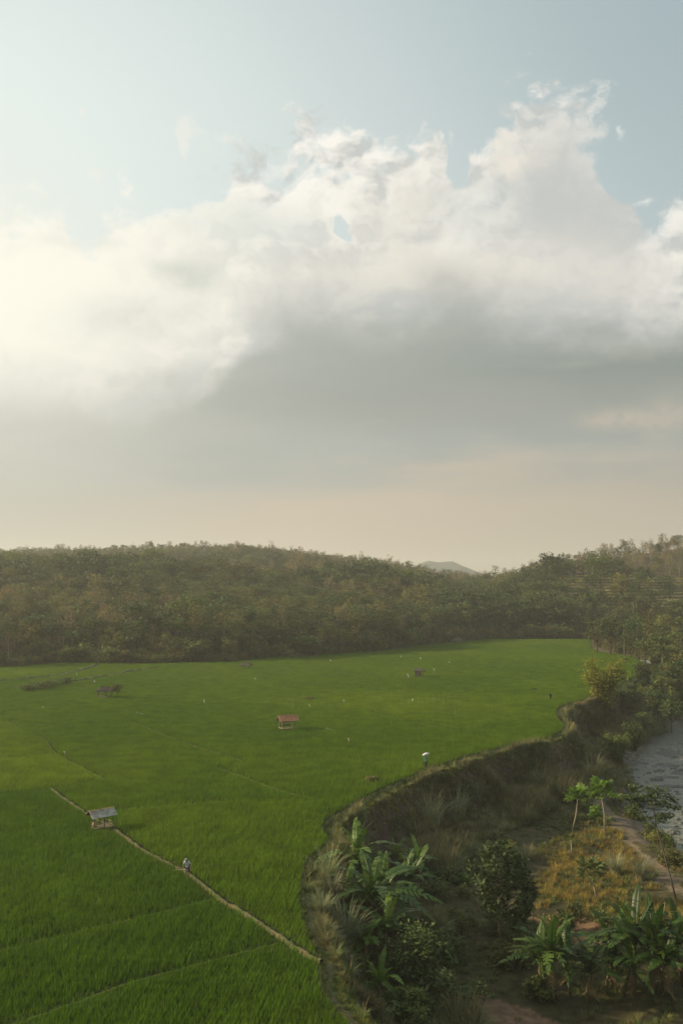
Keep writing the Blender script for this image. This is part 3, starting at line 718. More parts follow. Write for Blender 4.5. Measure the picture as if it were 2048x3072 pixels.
        for k in range(34):
            a = rng.random()*6.28; h_ = H*(.6+.4*rng.random()); sp_ = H*(.12+.22*rng.random()); b0 = np.array([.05*H*math.cos(a), .05*H*math.sin(a), -.2])
            pts = [b0+np.array([math.cos(a)*sp_*t**2.2, math.sin(a)*sp_*t**2.2, h_*(t-.18*t**3)]) for t in np.linspace(0, 1, 6)]
            tr.tube(pts, np.linspace(.0075*H, .0015*H, 6), 4)
            for t in np.linspace(.25, 1, 10):
                p = b0+np.array([math.cos(a)*sp_*t**2.2, math.sin(a)*sp_*t**2.2, h_*(t-.18*t**3)]); C.append(p+rng.normal(0, .042*H, (15, 3))-[0, 0, .02*H])
        cards(cr, np.vstack(C), .028*H+.04, .1)
    elif kind == 'palm':
        r = .016*H; tr.tube([(0, 0, -.3), stem(.3*H), stem(.6*H), stem(.86*H)], [r*1.4, r, r*.85, r*.8], 6); top_ = stem(.86*H)
        for k in range(17):
            a = k*2.4; el = 1.2-1.5*(k/17); Lf = .36*H*(.85+.3*rng.random()); P_ = []
            for t in np.linspace(0, 1, 7):
                hor = Lf*(math.cos(el)*t+.12*t*t); ver = Lf*(math.sin(el)*t-.62*t*t); P_.append(top_+np.array([math.cos(a)*hor, math.sin(a)*hor, ver]))
            P_ = np.array(P_); cr.tube(P_, np.linspace(.008, .003, 7)*H*.4, 3); sd_ = np.array([-math.sin(a), math.cos(a), 0])
            for i in range(1, 14):
                f = i/13*5.99; j = int(f); c = P_[j]+(P_[j+1]-P_[j])*(f-j); dr_ = P_[min(j+1, 6)]-P_[j]; dr_ = dr_/np.linalg.norm(dr_)
                for s_ in (-1, 1):
                    ll = .085*H*(1.15-abs(i/13-.4)); tip = c+sd_*s_*ll*.75+dr_*ll*.45-np.array([0, 0, ll*.5]); cr.add([c-dr_*.012*H, c+dr_*.012*H, tip], [(0, 1, 2)])
    rng = keep; return tr, cr
KIND = {'broad3': ('leaf_olive', 'bark_dark'), 'broad': ('leaf_dark', 'bark_dark'), 'broad2': ('leaf_mid', 'bark_dark'), 'airy': ('leaf_mid', 'bark'), 'airy2': ('leaf_olive', 'bark_pale'), 'dry': ('leaf_dry', 'bark_pale'), 'dry2': ('leaf_olive', 'bark'),
        'bare': ('leaf_dry', 'bark_pale'), 'shrub': ('leaf_mid', 'bark'), 'shrub2': ('leaf_olive', 'bark'), 'shrub3': ('leaf_dry', 'bark'), 'palm': ('leaf_mid', 'bark'), 'bamboo': ('leaf_lime', 'leaf_olive'), 'bamboo2': ('leaf_mid', 'leaf_olive')}
TREES = {}
seed = 100
for kind, hs in (('broad', (9, 11, 13)), ('broad2', (8, 10, 12)), ('broad3', (9, 11)), ('airy', (11, 13)), ('airy2', (10, 12)), ('dry', (9, 11, 12)), ('dry2', (9, 11)), ('bare', (10, 12)), ('shrub', (3, 4)), ('shrub2', (2.5, 3.5)), ('shrub3', (2.5, 3)), ('palm', (9, 11)), ('bamboo', (10,)), ('bamboo2', (8, 9))):
    for h_ in hs:
        seed += 1; tr, cr = tree(kind.rstrip('23'), h_, seed); lm, bm_ = KIND[kind]
        tm = tr.mesh('trunk', [M[bm_]], smooth=True); cm = cr.mesh('crown', [M[lm]])
        jm = MB(); jm.add(np.vstack(tr.v), tr.f, 0); jm.add(np.vstack(cr.v), cr.f, 1); jm = jm.mesh(kind, [M[bm_], M[lm]])
        TREES.setdefault(kind, []).append((tm, cm, jm, h_))
def plant(kind, x, y, z, h, rz, label, group=None, name='tree', cat='tree', v=None):
    tm, cm, jm, h0 = TREES[kind][(v if v is not None else int(rz*10)) % len(TREES[kind])]
    e = empty(name, (x, y, z), rz, label, cat, group, h/h0)
    if kind.startswith('shrub'): share('stem', tm, e); share('foliage', cm, e)
    elif kind.startswith('bamboo'): share('culms', tm, e); share('foliage', cm, e)
    else: share('trunk', tm, e); share('crown', cm, e)
    return e

# forest points
pts = []
y = 278.0
while y < 1000:
    step = 5.6 if y < 420 else 6.2+(y-420)*.004
    x = -.47*y
    while x < .50*y:
        pts.append((x+rng.normal(0, step*.28), y+rng.normal(0, step*.28))); x += step
    y += step
P = np.array(pts); az = P[:, 0]/P[:, 1]; E = np.interp(az, E_az, E_D); R = np.interp(az, R_az, R_D)
ins = inside(P, river_side)
ok = ((P[:, 1] > E+3) | ((az > .245) & (P[:, 1] > 286))) & (P[:, 1] < R+70) & ~inside(P, field_poly) & ~(ins & (P[:, 1] < 330)) & (seg_dist(P, far) > np.where((az > .10) & (az < .245), 9.0, 2.5))
ok &= ~(inside(P, river_poly))
clear_ = in_terrace(P[:, 0], P[:, 1]); ok &= ~(clear_ & (rng.random(len(P)) < .84-.45*sstep(.45, .6, vn(P[:, 0], P[:, 1], 22, 2))))
lowleft = (az < -.12) & (P[:, 1] < E+16) & (rng.random(len(P)) < .55); ok &= ~lowleft
P = P[ok]; az = az[ok]; E = E[ok]; R = R[ok]; t = (P[:, 1]-E)/(R-E); Zp = height(P[:, 0], P[:, 1])+np.where(in_terrace(P[:, 0], P[:, 1]), .9, 0)
dn = vn(P[:, 0], P[:, 1], 70, 3); pn = vn(P[:, 0]+300, P[:, 1], 24, 2); rnd = rng.random(len(P))
dryness = dn*1.3+pn*.5-.98+.30*sstep(.35, .9, t)*(az > -.12)-.12*(az > .14)*(t < .5)+.22*sstep(.5, .9, t)*(az > .18)+.08*(np.abs(az) < .12)
dark = np.zeros(len(P))
for cx, cy, rr in [(.03*520, 520, 42), (.13*450, 450, 30), (.19*440, 445, 36), (-.25*480, 480, 50), (-.1*700, 700, 40), (.16*430, 430, 30), (.2*520, 520, 40), (.24*500, 500, 26)]:
    dark = np.maximum(dark, np.exp(-((P[:, 0]-cx)**2+(P[:, 1]-cy)**2)/rr**2))
kinds = ['broad', 'broad2', 'airy', 'airy2', 'dry', 'dry2', 'bare', 'broad3']
ki = np.where(rnd+dryness*1.5 > .95, np.where(rng.random(len(P)) < .68, 4, np.where(rng.random(len(P)) < .6, 5, 6)), np.where(rnd+dryness > .72, np.where(rng.random(len(P)) < .5, 3, 5), np.where(rng.random(len(P)) < .45, 2, np.where(rng.random(len(P)) < .5, 0, 1))))
ki = np.where(dark > .45, np.where(rng.random(len(P)) < .7, 0, 1), ki)
ki = np.where((ki < 4) & (dark < .45) & (rng.random(len(P)) < .30), 7, ki)
Hs = (8.5+6.5*rng.random(len(P))**1.3+3*dark+6*np.exp(-((P[:, 0]-16)**2+(P[:, 1]-520)**2)/30.**2))*np.where(rng.random(len(P)) < .06, 1.3, 1)*np.where(P[:, 1] < E+9, .72, 1)
Hs = np.where(t > .45, Hs*.85, Hs); Hs = np.where(t > .82, Hs*.8, Hs)
sc_ = np.maximum(P[:, 1]-E, 0)+1000*(np.abs(az) > .345)+rng.random(len(P))*4; corner = (az > .245) & (P[:, 1] < E)
ind = np.r_[np.argsort(sc_+2000*corner)[:185], np.argsort(P[:, 1]+2000*~corner+1000*(az > .345))[:45]]
ZN = [(-.31, 'at the far left behind the hedge row'), (-.265, 'left of the round bush on the earth bank'), (-.22, 'right of the round bush on the earth bank'), (-.17, 'behind the upper left bunds'), (-.12, 'left of the small thatched shelter'), (-.08, 'behind the small thatched shelter'), (-.035, 'right of the small thatched shelter'),
      (.01, 'behind the pale reed bush at the wood edge'), (.05, 'behind the middle of the far field edge'), (.09, 'behind the walled hut'), (.13, 'behind the collapsed shelter'), (.165, 'behind the left palms of the far row'), (.20, 'behind the tallest palm of the far row'), (.245, 'at the right end of the palm row'), (.285, 'in the grove at the right field corner'), (9, 'in the grove behind the creeper draped tree')]
zone = lambda a: next(n for lim, n in ZN if a < lim)
size_ = lambda h: 'very tall ' if h > 14 else 'small ' if h < 8 else ''
KL = {0: 'dense dark green tree', 1: 'rounded mid green tree', 2: 'feathery green tree', 3: 'thinly layered olive green tree', 4: 'thin dry brown tree', 5: 'sparse olive tree', 6: 'nearly bare pale grey tree', 7: 'rounded olive tree'}
KN = {0: 'broadleaf_tree', 1: 'broadleaf_tree', 2: 'feathery_tree', 3: 'feathery_tree', 4: 'dry_tree', 5: 'dry_tree', 6: 'bare_tree', 7: 'broadleaf_tree'}
for i in ind:
    plant(kinds[ki[i]], P[i, 0], P[i, 1], Zp[i]-.1, Hs[i], rng.random()*6.28, size_(Hs[i])+KL[ki[i]]+' '+zone(az[i]), 'trees of the wood '+zone(az[i]), KN[ki[i]])
rest = np.ones(len(P), bool); rest[ind] = False
protos, base_i = [], {}
for k, kn in enumerate(kinds): base_i[k] = len(protos); protos += [q for q in TREES[kn]]
sel = np.array([base_i[k]+rng.integers(0, len(TREES[kinds[k]])) for k in ki]); h0 = np.array([protos[s_][3] for s_ in sel])
scatter('forest', np.c_[P, Zp-.1][rest], [p_[2] for p_ in protos], (Hs/h0)[rest], (rng.random(len(P))*6.28)[rest], idx=sel[rest], label='mixed dry and green wood covering the hills')
# undergrowth of the wood edge
q = []
for a_ in np.arange(-.40, .36, .0021):
    e_ = np.interp(a_, E_az, E_D)
    for k in range(7): dd = e_+1.0+rng.random()**1.6*38; q.append((a_*dd+rng.normal(0, 1.5), dd))
q = np.array(q); q = q[(~inside(q, field_poly)) & (seg_dist(q, far) > .8) & ~inside(q, river_poly)]
sp_ = TREES['shrub']+TREES['shrub2']+TREES['shrub3']; q = np.vstack([q, [p_ for p_ in np.stack([rng.uniform(72, 170, 1500), rng.uniform(284, 425, 1500)], 1) if p_[0]/p_[1] > .24]]); q = q[~inside(q, field_poly) & (seg_dist(q, far) > 1.0) & ~inside(q, river_poly)]; si = rng.integers(0, len(sp_), len(q))
scatter('undergrowth', np.c_[q, height(q[:, 0], q[:, 1])], [s_[2] for s_ in sp_], .35+.5*rng.random(len(q))+1.1*sstep(.45, .7, vn(q[:, 0], q[:, 1], 9, 2)), rng.random(len(q))*6.28, idx=si, label='shrubs and undergrowth along the edge of the wood')

# ------------------------------------------------------------------ banana plants
def leaf_mesh(L_, W_, arch, torn, name, mt, sd):
    global rng
    keep = rng; rng = np.random.default_rng(sd); mb = MB(); n = 18; mid = []
    for i in range(n+1):
        t = i/n; x_ = L_*(t-.30*arch*t*t); z_ = L_*(.12*t-arch*.62*t*t); mid.append((x_, 0, z_))
    mid = np.array(mid); tn = np.gradient(mid, axis=0); tn /= np.linalg.norm(tn, axis=1)[:, None]
    mb.tube(mid, np.linspace(.022, .006, n+1)*L_/2.2, 4)
    prof_ = lambda t: W_*.5*min(1, (max(t-.05, 0)/.22)**.6)*min(1, ((1-t)/.30+.02)**.62)
    for s_ in (-1, 1):
        dr_ = 0; tw = rng.normal(0, .1)
        for i in range(1, n):
            if rng.random() < torn: dr_ = rng.random()*torn*1.5
            a0, a1 = mid[i], mid[i+1]; gap = .24 if rng.random() < torn else 0.0
            a1 = a0+(a1-a0)*(1-gap); w0, w1 = prof_(i/n), prof_((i+1)/n)
            if rng.random() < torn*.15: w0 *= .5; w1 *= .5
            up = .18-dr_*1.1; f = lambda a, w_, kk: a+np.array([.10*w_, s_*w_*math.cos(up), w_*math.sin(up)]) + (tn[i]*kk)
            m0 = a0+(f(a0, w0, .03)-a0)*.5+[0, 0, .03*W_]; m1 = a1+(f(a1, w1, .03)-a1)*.5+[0, 0, .03*W_]
            mb.add([a0, a1, m1, m0, f(a1, w1, .03), f(a0, w0, .03)], [(0, 1, 2, 3), (3, 2, 4, 5)])
    rng = keep; return mb.mesh(name, [mt])
LEAF = {}
for nm, mt in (('banana', 'banana'), ('banana_lit', 'banana_lit'), ('banana_lime', 'banana_lime'), ('banana_dry', 'banana_dry')):
    LEAF[nm] = [leaf_mesh(2.5, (.36, .46, .52, .56, .50)[k], a, tn, 'leaf', M[mt], 40+k) for k, (a, tn) in enumerate([(.45, .25), (.8, .55), (1.15, .65), (1.5, .8), (1.0, .95)])]
def banana(x, y, z, H, label, group, n=9, mt='banana', sd=0, seedling=False):
    r_ = np.random.default_rng(sd); e = empty('banana_plant', (x, y, z), r_.random()*6.28, label, 'banana plant', group)
    hs = H*.48; mb = MB(); ln = r_.normal(0, .06, 2)*H
    mb.tube([(0, 0, -.4), (ln[0]*.4, ln[1]*.4, hs*.5), (ln[0], ln[1], hs)], [.13*H/5, .11*H/5, .06*H/5], 8); mb.obj('stem', M['banana_stem'], e, smooth=True)
    sc = H*.56/2.4
    for k in range(n):
        a = k*2.4+r_.normal(0, .25); up = 1.45-1.0*(k/n)+r_.normal(0, .12); m_ = LEAF[mt][min(4, int(5*k/n*.8+r_.random()*1.6))]
        Mx = Matrix.Translation((ln[0], ln[1], hs-.05-.012*k)) @ Matrix.Rotation(a, 4, 'Z') @ Matrix.Rotation(-up, 4, 'Y') @ Matrix.Rotation(r_.normal(0, .25), 4, 'X') @ Matrix.Scale(sc*(.80+.42*r_.random()), 4)
        share('leaf', m_, e, Mx)
    for k in range(0 if seedling else 2):
        Mx = Matrix.Translation((ln[0], ln[1], hs-.2)) @ Matrix.Rotation(r_.random()*6.28, 4, 'Z') @ Matrix.Rotation(.75+.4*r_.random(), 4, 'Y') @ Matrix.Scale(sc*.7, 4)
        share('dead_leaf', LEAF['banana_dry'][3], e, Mx)
    return e
BG1 = 'banana plants on the slope below the paddy rim'; BG2 = 'banana plants in the bottom right corner'
for px, py, H, n, mt, lab, g_n in [
    (1090, 2700, 4.4, 9, 'banana', 'upper banana plant on the slope, with one dried brown leaf standing up', BG1),
    (1137, 2840, 5.2, 11, 'banana', 'largest banana plant on the slope, arching torn leaves catching the light', BG1),
    (1190, 2630, 2.6, 8, 'banana_lime', 'small bright green banana plant behind the others on the slope', BG1),
    (1108, 2925, 3.0, 5, 'banana_lime', 'yellow green young banana plant with upright leaves below the largest one', BG1),
    (1130, 3050, 2.8, 7, 'banana_lime', 'low banana seedling beside the footpath at the bottom of the photo', BG1),
    (1060, 2790, 3.4, 8, 'banana', 'banana plant close under the rim, left of the largest one', BG1),
    (1170, 2800, 4.2, 9, 'banana', 'banana plant just right of the largest one, its leaves overlapping it', BG1),
    (1150, 2905, 3.6, 8, 'banana', 'banana plant in front of the largest one, beside the reddish shrub', BG1),
    (1255, 2660, 3.0, 8, 'banana', 'banana plant furthest right on the slope, in the shade of the cliff', BG1),
    (1865, 3000, 5.0, 9, 'banana', 'banana plant at the near foot of the tallest one in the corner grove', BG2),
    (2020, 3010, 5.2, 9, 'banana', 'nearest banana plant at the lower right of the dense clump', BG2),
    (1755, 3010, 4.0, 9, 'banana', 'low banana plant between the left corner clump and the shorter one', BG2),
    (1220, 2735, 3.6, 8, 'banana', 'banana plant behind the leafy shrub with long low leaves to the right', BG1),
    (1672, 3000, 5.6, 10, 'banana', 'left banana plant of the corner grove, tall upright middle leaf', BG2),
    (1640, 2985, 4.6, 8, 'banana', 'banana plant leaning left at the left end of the corner grove', BG2),
    (1712, 2992, 4.8, 8, 'banana', 'banana plant on the right side of the left corner clump', BG2),
    (1812, 2985, 4.0, 9, 'banana', 'shorter banana plant between the two corner clumps', BG2),
    (1835, 2960, 5.2, 8, 'banana', 'banana plant with frayed leaf tips left of the dense right clump', BG2),
    (1900, 2985, 6.6, 10, 'banana', 'tallest banana plant, with a broad upright leaf lit yellow green', BG2),
    (1950, 2990, 6.2, 10, 'banana', 'banana plant in the middle of the dense right clump', BG2),
    (1990, 2975, 5.8, 9, 'banana', 'banana plant with dark trunk at the right of the dense clump', BG2),
    (2050, 2960, 6.0, 10, 'banana', 'banana plant cut by the right edge of the photo', BG2),
    (1900, 2250, 3.6, 9, 'banana_lime', 'lone star shaped banana plant on the bank above the river boulders', None)]:
    p = drop_at(px, py); banana(p[0], p[1], p[2], H*(1.6 if px < 1300 else 1.15 if px < 1880 or px > 1905 or py > 2900 else 1), lab, g_n, n+5, 'banana_lit' if mt == 'banana' and px < 1300 else mt, sd=int(px+py))
# bananas and palms along the far tree line
def far_banana(px, py, H, lab, sd, grp):
    p = at(px, py, 0); z = hgt(p[0], p[1]); banana(p[0], p[1], z, H, lab, grp, 9, 'banana_lime' if px > 1400 else 'banana', sd)
for k, px in enumerate([1440, 1480, 1530, 1660, 1700, 1745, 1770]):
    far_banana(px, 1913-2*(k % 2), 6.5+1.2*(k % 3), 'tall banana plant in the row along the far right field edge', 300+k, 'banana plants along the far field edge')
for k, px in enumerate([100, 130, 155, 180, 400, 1110]):
    far_banana(px, (1984 if px < 500 else 1952), 3.6+.6*(k % 3), 'pale leaved banana plant at the edge of the wood', 320+k, 'banana plants at the far left field edge')
for px, py, h_, lab in [(1520, 1912, 8, 'coconut palm behind the far field edge, left of the tallest palm'), (1605, 1910, 10, 'tallest coconut palm standing in the row at the far field edge'), (1725, 1908, 11, 'coconut palm at the right end of the far field edge'),
                        (215, 1984, 9, 'thin dark palm at the left far edge of the paddy'), (1785, 1880, 12, 'coconut palm with drooping fronds above the right bank trees'), (1980, 2010, 13, 'coconut palm with dry drooping fronds at the right edge of the photo')]:
    p = at(px, py, 0); plant('palm', p[0], p[1], hgt(p[0], p[1]), h_, random.random()*6, lab, None, 'coconut_palm', 'palm')
for px, py in [(1992, 1625+40), (1700, 1690)]: pass

# ------------------------------------------------------------------ trees of the right bank
RB = 'trees on the bank between paddy and river'
for px, py, kind, h_, lab, nm in [
    (1790, 1960, 'broad2', 13, 'green round crowned tree at the right corner of the field', 'broadleaf_tree'),
    (1830, 1966, 'broad', 14, 'dark green tree next to the pale trunk at the field corner', 'broadleaf_tree'),
    (1872, 1970, 'airy', 15, 'slender tree with a straight pale trunk at the field corner', 'feathery_tree'),
    (1915, 1978, 'broad', 13, 'dark tree filling the gap right of the pale trunk', 'broadleaf_tree'),
    (1950, 1995, 'dry2', 16, 'tall creeper draped tree with cream tipped leaves', 'dry_tree'),
    (1990, 2000, 'broad2', 14, 'mid green tree right of the creeper draped tree', 'broadleaf_tree'),
    (2030, 2010, 'dry2', 14, 'olive brown tree at the right edge above the dry palm', 'dry_tree'),
    (1850, 1935, 'airy2', 14, 'yellowish feathery tree behind the corner trees', 'feathery_tree'),
    (1930, 1940, 'broad', 12, 'dark tree behind the creeper draped tree', 'broadleaf_tree'),
    (2000, 1945, 'broad2', 13, 'green tree behind the dry palm at the right edge', 'broadleaf_tree'),
    (2060, 2040, 'broad', 13, 'dark tree cut by the right edge of the photo', 'broadleaf_tree'),
    (2010, 2080, 'broad', 8, 'dark low tree over the bank beside the river bend', 'broadleaf_tree'),
    (1930, 2100, 'broad', 6, 'dark bushy tree behind the lime bamboo', 'broadleaf_tree')]:
    p = at(px, py, 0); plant(kind, p[0], p[1], hgt(p[0], p[1])-.1, h_, random.random()*6, lab, RB, nm)
p = at(1806, 2092, 0); plant('bamboo', p[0], p[1], hgt(p[0], p[1])-1.0, 13.5, 1.0, 'yellow green bamboo clump leaning over the field end', None, 'bamboo_clump', 'bamboo')
p = at(1900, 2190, -4); plant('bamboo2', p[0], p[1], hgt(p[0], p[1]), 6.5, 2.0, 'green bamboo clump on the slope below the lime one', None, 'bamboo_clump', 'bamboo')
p = at(1850, 2215, -3); plant('bamboo2', p[0], p[1], hgt(p[0], p[1]), 7.0, 4.0, 'low bamboo clump on the slope beside the cliff corner', None, 'bamboo_clump', 'bamboo')
for k, (px, py) in enumerate([(1930, 2120), (1965, 2110), (1995, 2130), (1945, 2150), (2020, 2120)]):
    p = drop_at(px, py, -4); banana(p[0], p[1], p[2], 4.8+.5*(k % 3), 'banana plant among the dark trees above the river bend', 'banana plants above the river bend', 8, 'banana', 500+k)
# vegetation mass of the valley further up
q = np.stack([rng.uniform(45, 300, 5200), rng.uniform(195, 430, 5200)], 1); ins = inside(q, river_side)
q = q[ins & ~inside(q, river_poly) & (seg_dist(q, bankL) > 3.0) & (seg_dist(q, rim) > 1.5) & (q[:, 0]/q[:, 1] < .5) & (np.hypot(q[:, 0]-54, q[:, 1]-203) > 13) & ~((q[:, 1] < 203) & (q[:, 0] < 60))]
pr = TREES['broad']+TREES['broad2']+TREES['airy']+TREES['dry2']+TREES['shrub']+TREES['shrub2']; si = rng.integers(0, len(pr), len(q))
az = q[:, 0]/q[:, 1]; sz = np.where(q[:, 1] < 250, .56, .9)*(.7+.5*rng.random(len(q)))
scatter('bank_woodland', np.c_[q, height(q[:, 0], q[:, 1])], [s_[2] for s_ in pr], sz, rng.random(len(q))*6.28, idx=si, label='tangled trees covering the river bank upstream')

# ------------------------------------------------------------------ bank vegetation
def zone_pts(n, xr, yr, cond):
    q = np.stack([rng.uniform(*xr, n), rng.uniform(*yr, n)], 1); return q[cond(q)]
R_tuft = [tuft(38, 1.6, .06, .8, .28, [M[('reed', 'reed_silver_lit', 'reed')[k_]], M['reed_dry']], 3, plume=4) for k_ in range(3)]+[tuft(36, 1.4, .055, .85, .28, [M['reed_dry']], 3) for _ in range(2)]
G_tuft = [tuft(24, .5, .045, .7, .25, [M['grass']], 2) for _ in range(3)]
Y_tuft = [tuft(30, .42, .03, .6, .22, [M['leaf_lime']], 2)]
D_tuft = [tuft(34, .85, .028, .45, .25, [M['gold']], 2) for _ in range(3)]+[tuft(34, .75, .028, .5, .25, [M['reed_dry']], 2)]
rimd = lambda q: seg_dist(q, rim)
q = zone_pts(26000, (0, 100), (40, 240), lambda q: inside(q, river_side)); d = rimd(q)
def along(n, d0, d1, ymin=44, pw=1.0):
    L = rim[(rim[:, 1] > ymin) & (rim[:, 1] < 245)][:, :2]; ln = np.r_[0, np.cumsum(np.hypot(*np.diff(L, axis=0).T))]; u = rng.random(n)*ln[-1]
    c = np.stack([np.interp(u, ln, L[:, 0]), np.interp(u, ln, L[:, 1])], 1); t = np.stack([np.interp(u+.5, ln, L[:, 0])-np.interp(u-.5, ln, L[:, 0]), np.interp(u+.5, ln, L[:, 1])-np.interp(u-.5, ln, L[:, 1])], 1); t /= np.linalg.norm(t, axis=1)[:, None]+1e-9
    dd = d0+(d1-d0)*rng.random(n)**pw; return c+np.stack([t[:, 1], -t[:, 0]], 1)*dd[:, None], dd
qe, de = along(14000, 1.0, 11.0, 62, 1.4); pe = sstep(.36, .60, vn(qe[:, 0]+11, qe[:, 1], 7, 2)); me_ = (rng.random(14000) < .22+.75*pe) & inside(qe, river_side); qe, pe = qe[me_], pe[me_]
m_ = (d > 1.5) & (d < 11) & (rng.random(len(q)) < (.12+.75*sstep(.42, .62, vn(q[:, 0], q[:, 1], 6, 2)))*np.where(d < 7, 1, .45)) & (q[:, 1] > 62)
qq = np.vstack([q[m_][:1500], qe])
hole1 = at(1160, 2500, -3)[:2]; qq = qq[np.hypot(*(qq-hole1).T) > 3.0]
ti = np.where(vn(qq[:, 0], qq[:, 1]+50, 6, 2)+.25*(rng.random(len(qq))-.5) >.60, rng.integers(3, 5, len(qq)), rng.integers(0, 3, len(qq))); scatter('bank_grass', np.c_[qq, height(qq[:, 0], qq[:, 1])], R_tuft, (.36+.50*rng.random(len(qq))+.80*sstep(.50, .70, vn(qq[:, 0]+11, qq[:, 1], 7, 2)))*np.where(rimd(qq) < 2.4, .62, 1), rng.random(len(qq))*6.28, idx=ti, label='long wild grass hanging down the bank')
q = zone_pts(60000, (0, 100), (40, 240), lambda q: inside(q, river_side)); d = rimd(q); q1, dq = along(9500, .05, 2.2, 42); kp = (dq > .9) | (dq < .28) | (q1[:, 1] > 78) | (rng.random(9500) < .12); q1 = q1[kp]; n1 = len(q1)
scatter('rim_grass', np.c_[q1, height(q1[:, 0], q1[:, 1])], G_tuft+Y_tuft+[R_tuft[0]], .40+.5*rng.random(n1), rng.random(n1)*6.28, idx=np.where(rng.random(n1) < .015, 4, np.where(rng.random(n1) < .35, 3, rng.integers(0, 3, n1))), label='short grass growing along the rim path')
gold_poly = gl_([(1610, 2560), (1640, 2600), (1700, 2560), (1760, 2500), (1830, 2480), (1900, 2540), (1960, 2620), (2000, 2700), (2060, 2760), (2060, 2810), (1900, 2790), (1760, 2740), (1640, 2735), (1590, 2680), (1580, 2620)], -6.6)
q2 = zone_pts(26000, (10, 60), (60, 145), lambda q: inside(q+np.stack([vn(q[:, 0], q[:, 1], 5, 3)-.5, vn(q[:, 0]+40, q[:, 1]+9, 5, 3)-.5], 1)*12+rng.normal(0, .9, q.shape), gold_poly))
track = gl_([(1800, 2410), (1870, 2480), (1910, 2540), (1985, 2610), (2060, 2690)], -6.8); q2 = q2[seg_dist(q2, track) > .9]
scatter('golden_grass', np.c_[q2, height(q2[:, 0], q2[:, 1])], D_tuft+[G_tuft[0]], .7+.5*rng.random(len(q2)), rng.random(len(q2))*6.28, idx=np.where(rng.random(len(q2)) < .16+.5*sstep(.5, .62, vn(q2[:, 0], q2[:, 1], 5, 2)), 4, rng.integers(0, 4, len(q2))), label='tall dry golden grass on the low river terrace')
q3 = q[(rimd(q) > 4) & (rng.random(len(q)) < .10+.85*sstep(.40, .62, vn(q[:, 0]+33, q[:, 1], 8, 3)))]; q3 = q3[~inside(q3, gold_poly) & ~inside(q3, river_poly) & (seg_dist(q3, bankL) > 2.5) & (seg_dist(q3, track) > .8)]
q3 = q3[~inside(q3, gl_([(1330, 3200), (1370, 3000), (1480, 2985), (1640, 2990), (1650, 3200)], -6.5)) | (rng.random(len(q3)) < .12)]
scatter('terrace_grass', np.c_[q3, height(q3[:, 0], q3[:, 1])], G_tuft+[D_tuft[3]], .6+.8*rng.random(len(q3)), rng.random(len(q3))*6.28, idx=np.where(rng.random(len(q3)) < .15, 3, rng.integers(0, 3, len(q3))), label='green grass and weeds on the low ground under the bank')
q4 = q[(rimd(q) > 2.5) & (rng.random(len(q)) < .055) & (vn(q[:, 0]+7, q[:, 1]+70, 10, 2) > .42)]; q4 = q4[~inside(q4, gold_poly) & ~inside(q4, river_poly) & (seg_dist(q4, bankL) > 2.5) & (seg_dist(q4, track) > 1.5) & ~inside(q4, gl_([(1310, 3200), (1370, 2990), (1480, 2975), (1900, 2800), (2100, 2800), (2100, 3200)], -6.5))]
pr = TREES['shrub']+TREES['shrub2']; scatter('bank_shrubs', np.c_[q4, height(q4[:, 0], q4[:, 1])], [s_[2] for s_ in pr], .25+.3*rng.random(len(q4)), rng.random(len(q4))*6.28, label='low shrubs and creepers on and below the bank')

# named grass clumps
def clump(px, py, z0, h, dry, label, n=150, spread=.5):
    p = drop_at(px, py, z0); me = tuft(n, h*1.3, .06, .75, spread*1.2, [M['reed_dry' if dry == 1 else 'reed' if dry == 2 else 'reed_silver_lit'], M['reed_silver_lit']], 4, 'grass_clump', plume=12)
    o = share('grass_clump', me); o.location = p; return tag(o, label, 'grass clump', 'big grass clumps on the river bank')
clump(1065, 2500, -1, 2.6, 0, 'tall silvery grass clump with arching plumes on the rim by the bend of the path')
clump(985, 2640, -1, 2.4, 0, 'grey green grass clump on the rim left of the upper banana plant')
clump(1000, 2690, -2, 1.8, 0, 'brown tipped grass clump hanging beside the upper banana plant', 170)
clump(1035, 2830, -2, 2.6, 0, 'dense blue green grass clump left of the largest banana plant', 220, .6)
clump(965, 2740, -1, 1.5, 0, 'narrow upright grass clump beside the path edge')
clump(1290, 2400, -1, 3.2, 0, 'broad sunlit grass clump below the person with the sack', 230, .9)
clump(1370, 2370, -1, 3.2, 0, 'grass clump drooping right of the broad sunlit one', 220, .9)
clump(1430, 2340, -2, 2.6, 0, 'pale grass clump standing on the cliff edge in the light', 180, .6)
clump(1260, 2520, -5, 2.6, 1, 'shaded brown grass clump at the foot of the dark cliff hollow', 180, .8)
clump(1775, 2345, -6, 3.4, 1, 'isolated tall dry grass clump standing at the foot of the cliff', 260, .9)
clump(1620, 2300, -3, 2.8, 0, 'grass clump hanging on the middle of the far cliff face', 200, .8)
clump(1845, 2620, -6.5, 2.0, 0, 'green spiky grass clump in the golden grass', 200, .4)
clump(1920, 2640, -6.5, 2.4, 0, 'taller green spiky grass clump right in the golden grass', 200, .4)
clump(1580, 2580, -6.5, 1.5, 0, 'small lime grass clump at the left edge of the golden grass')

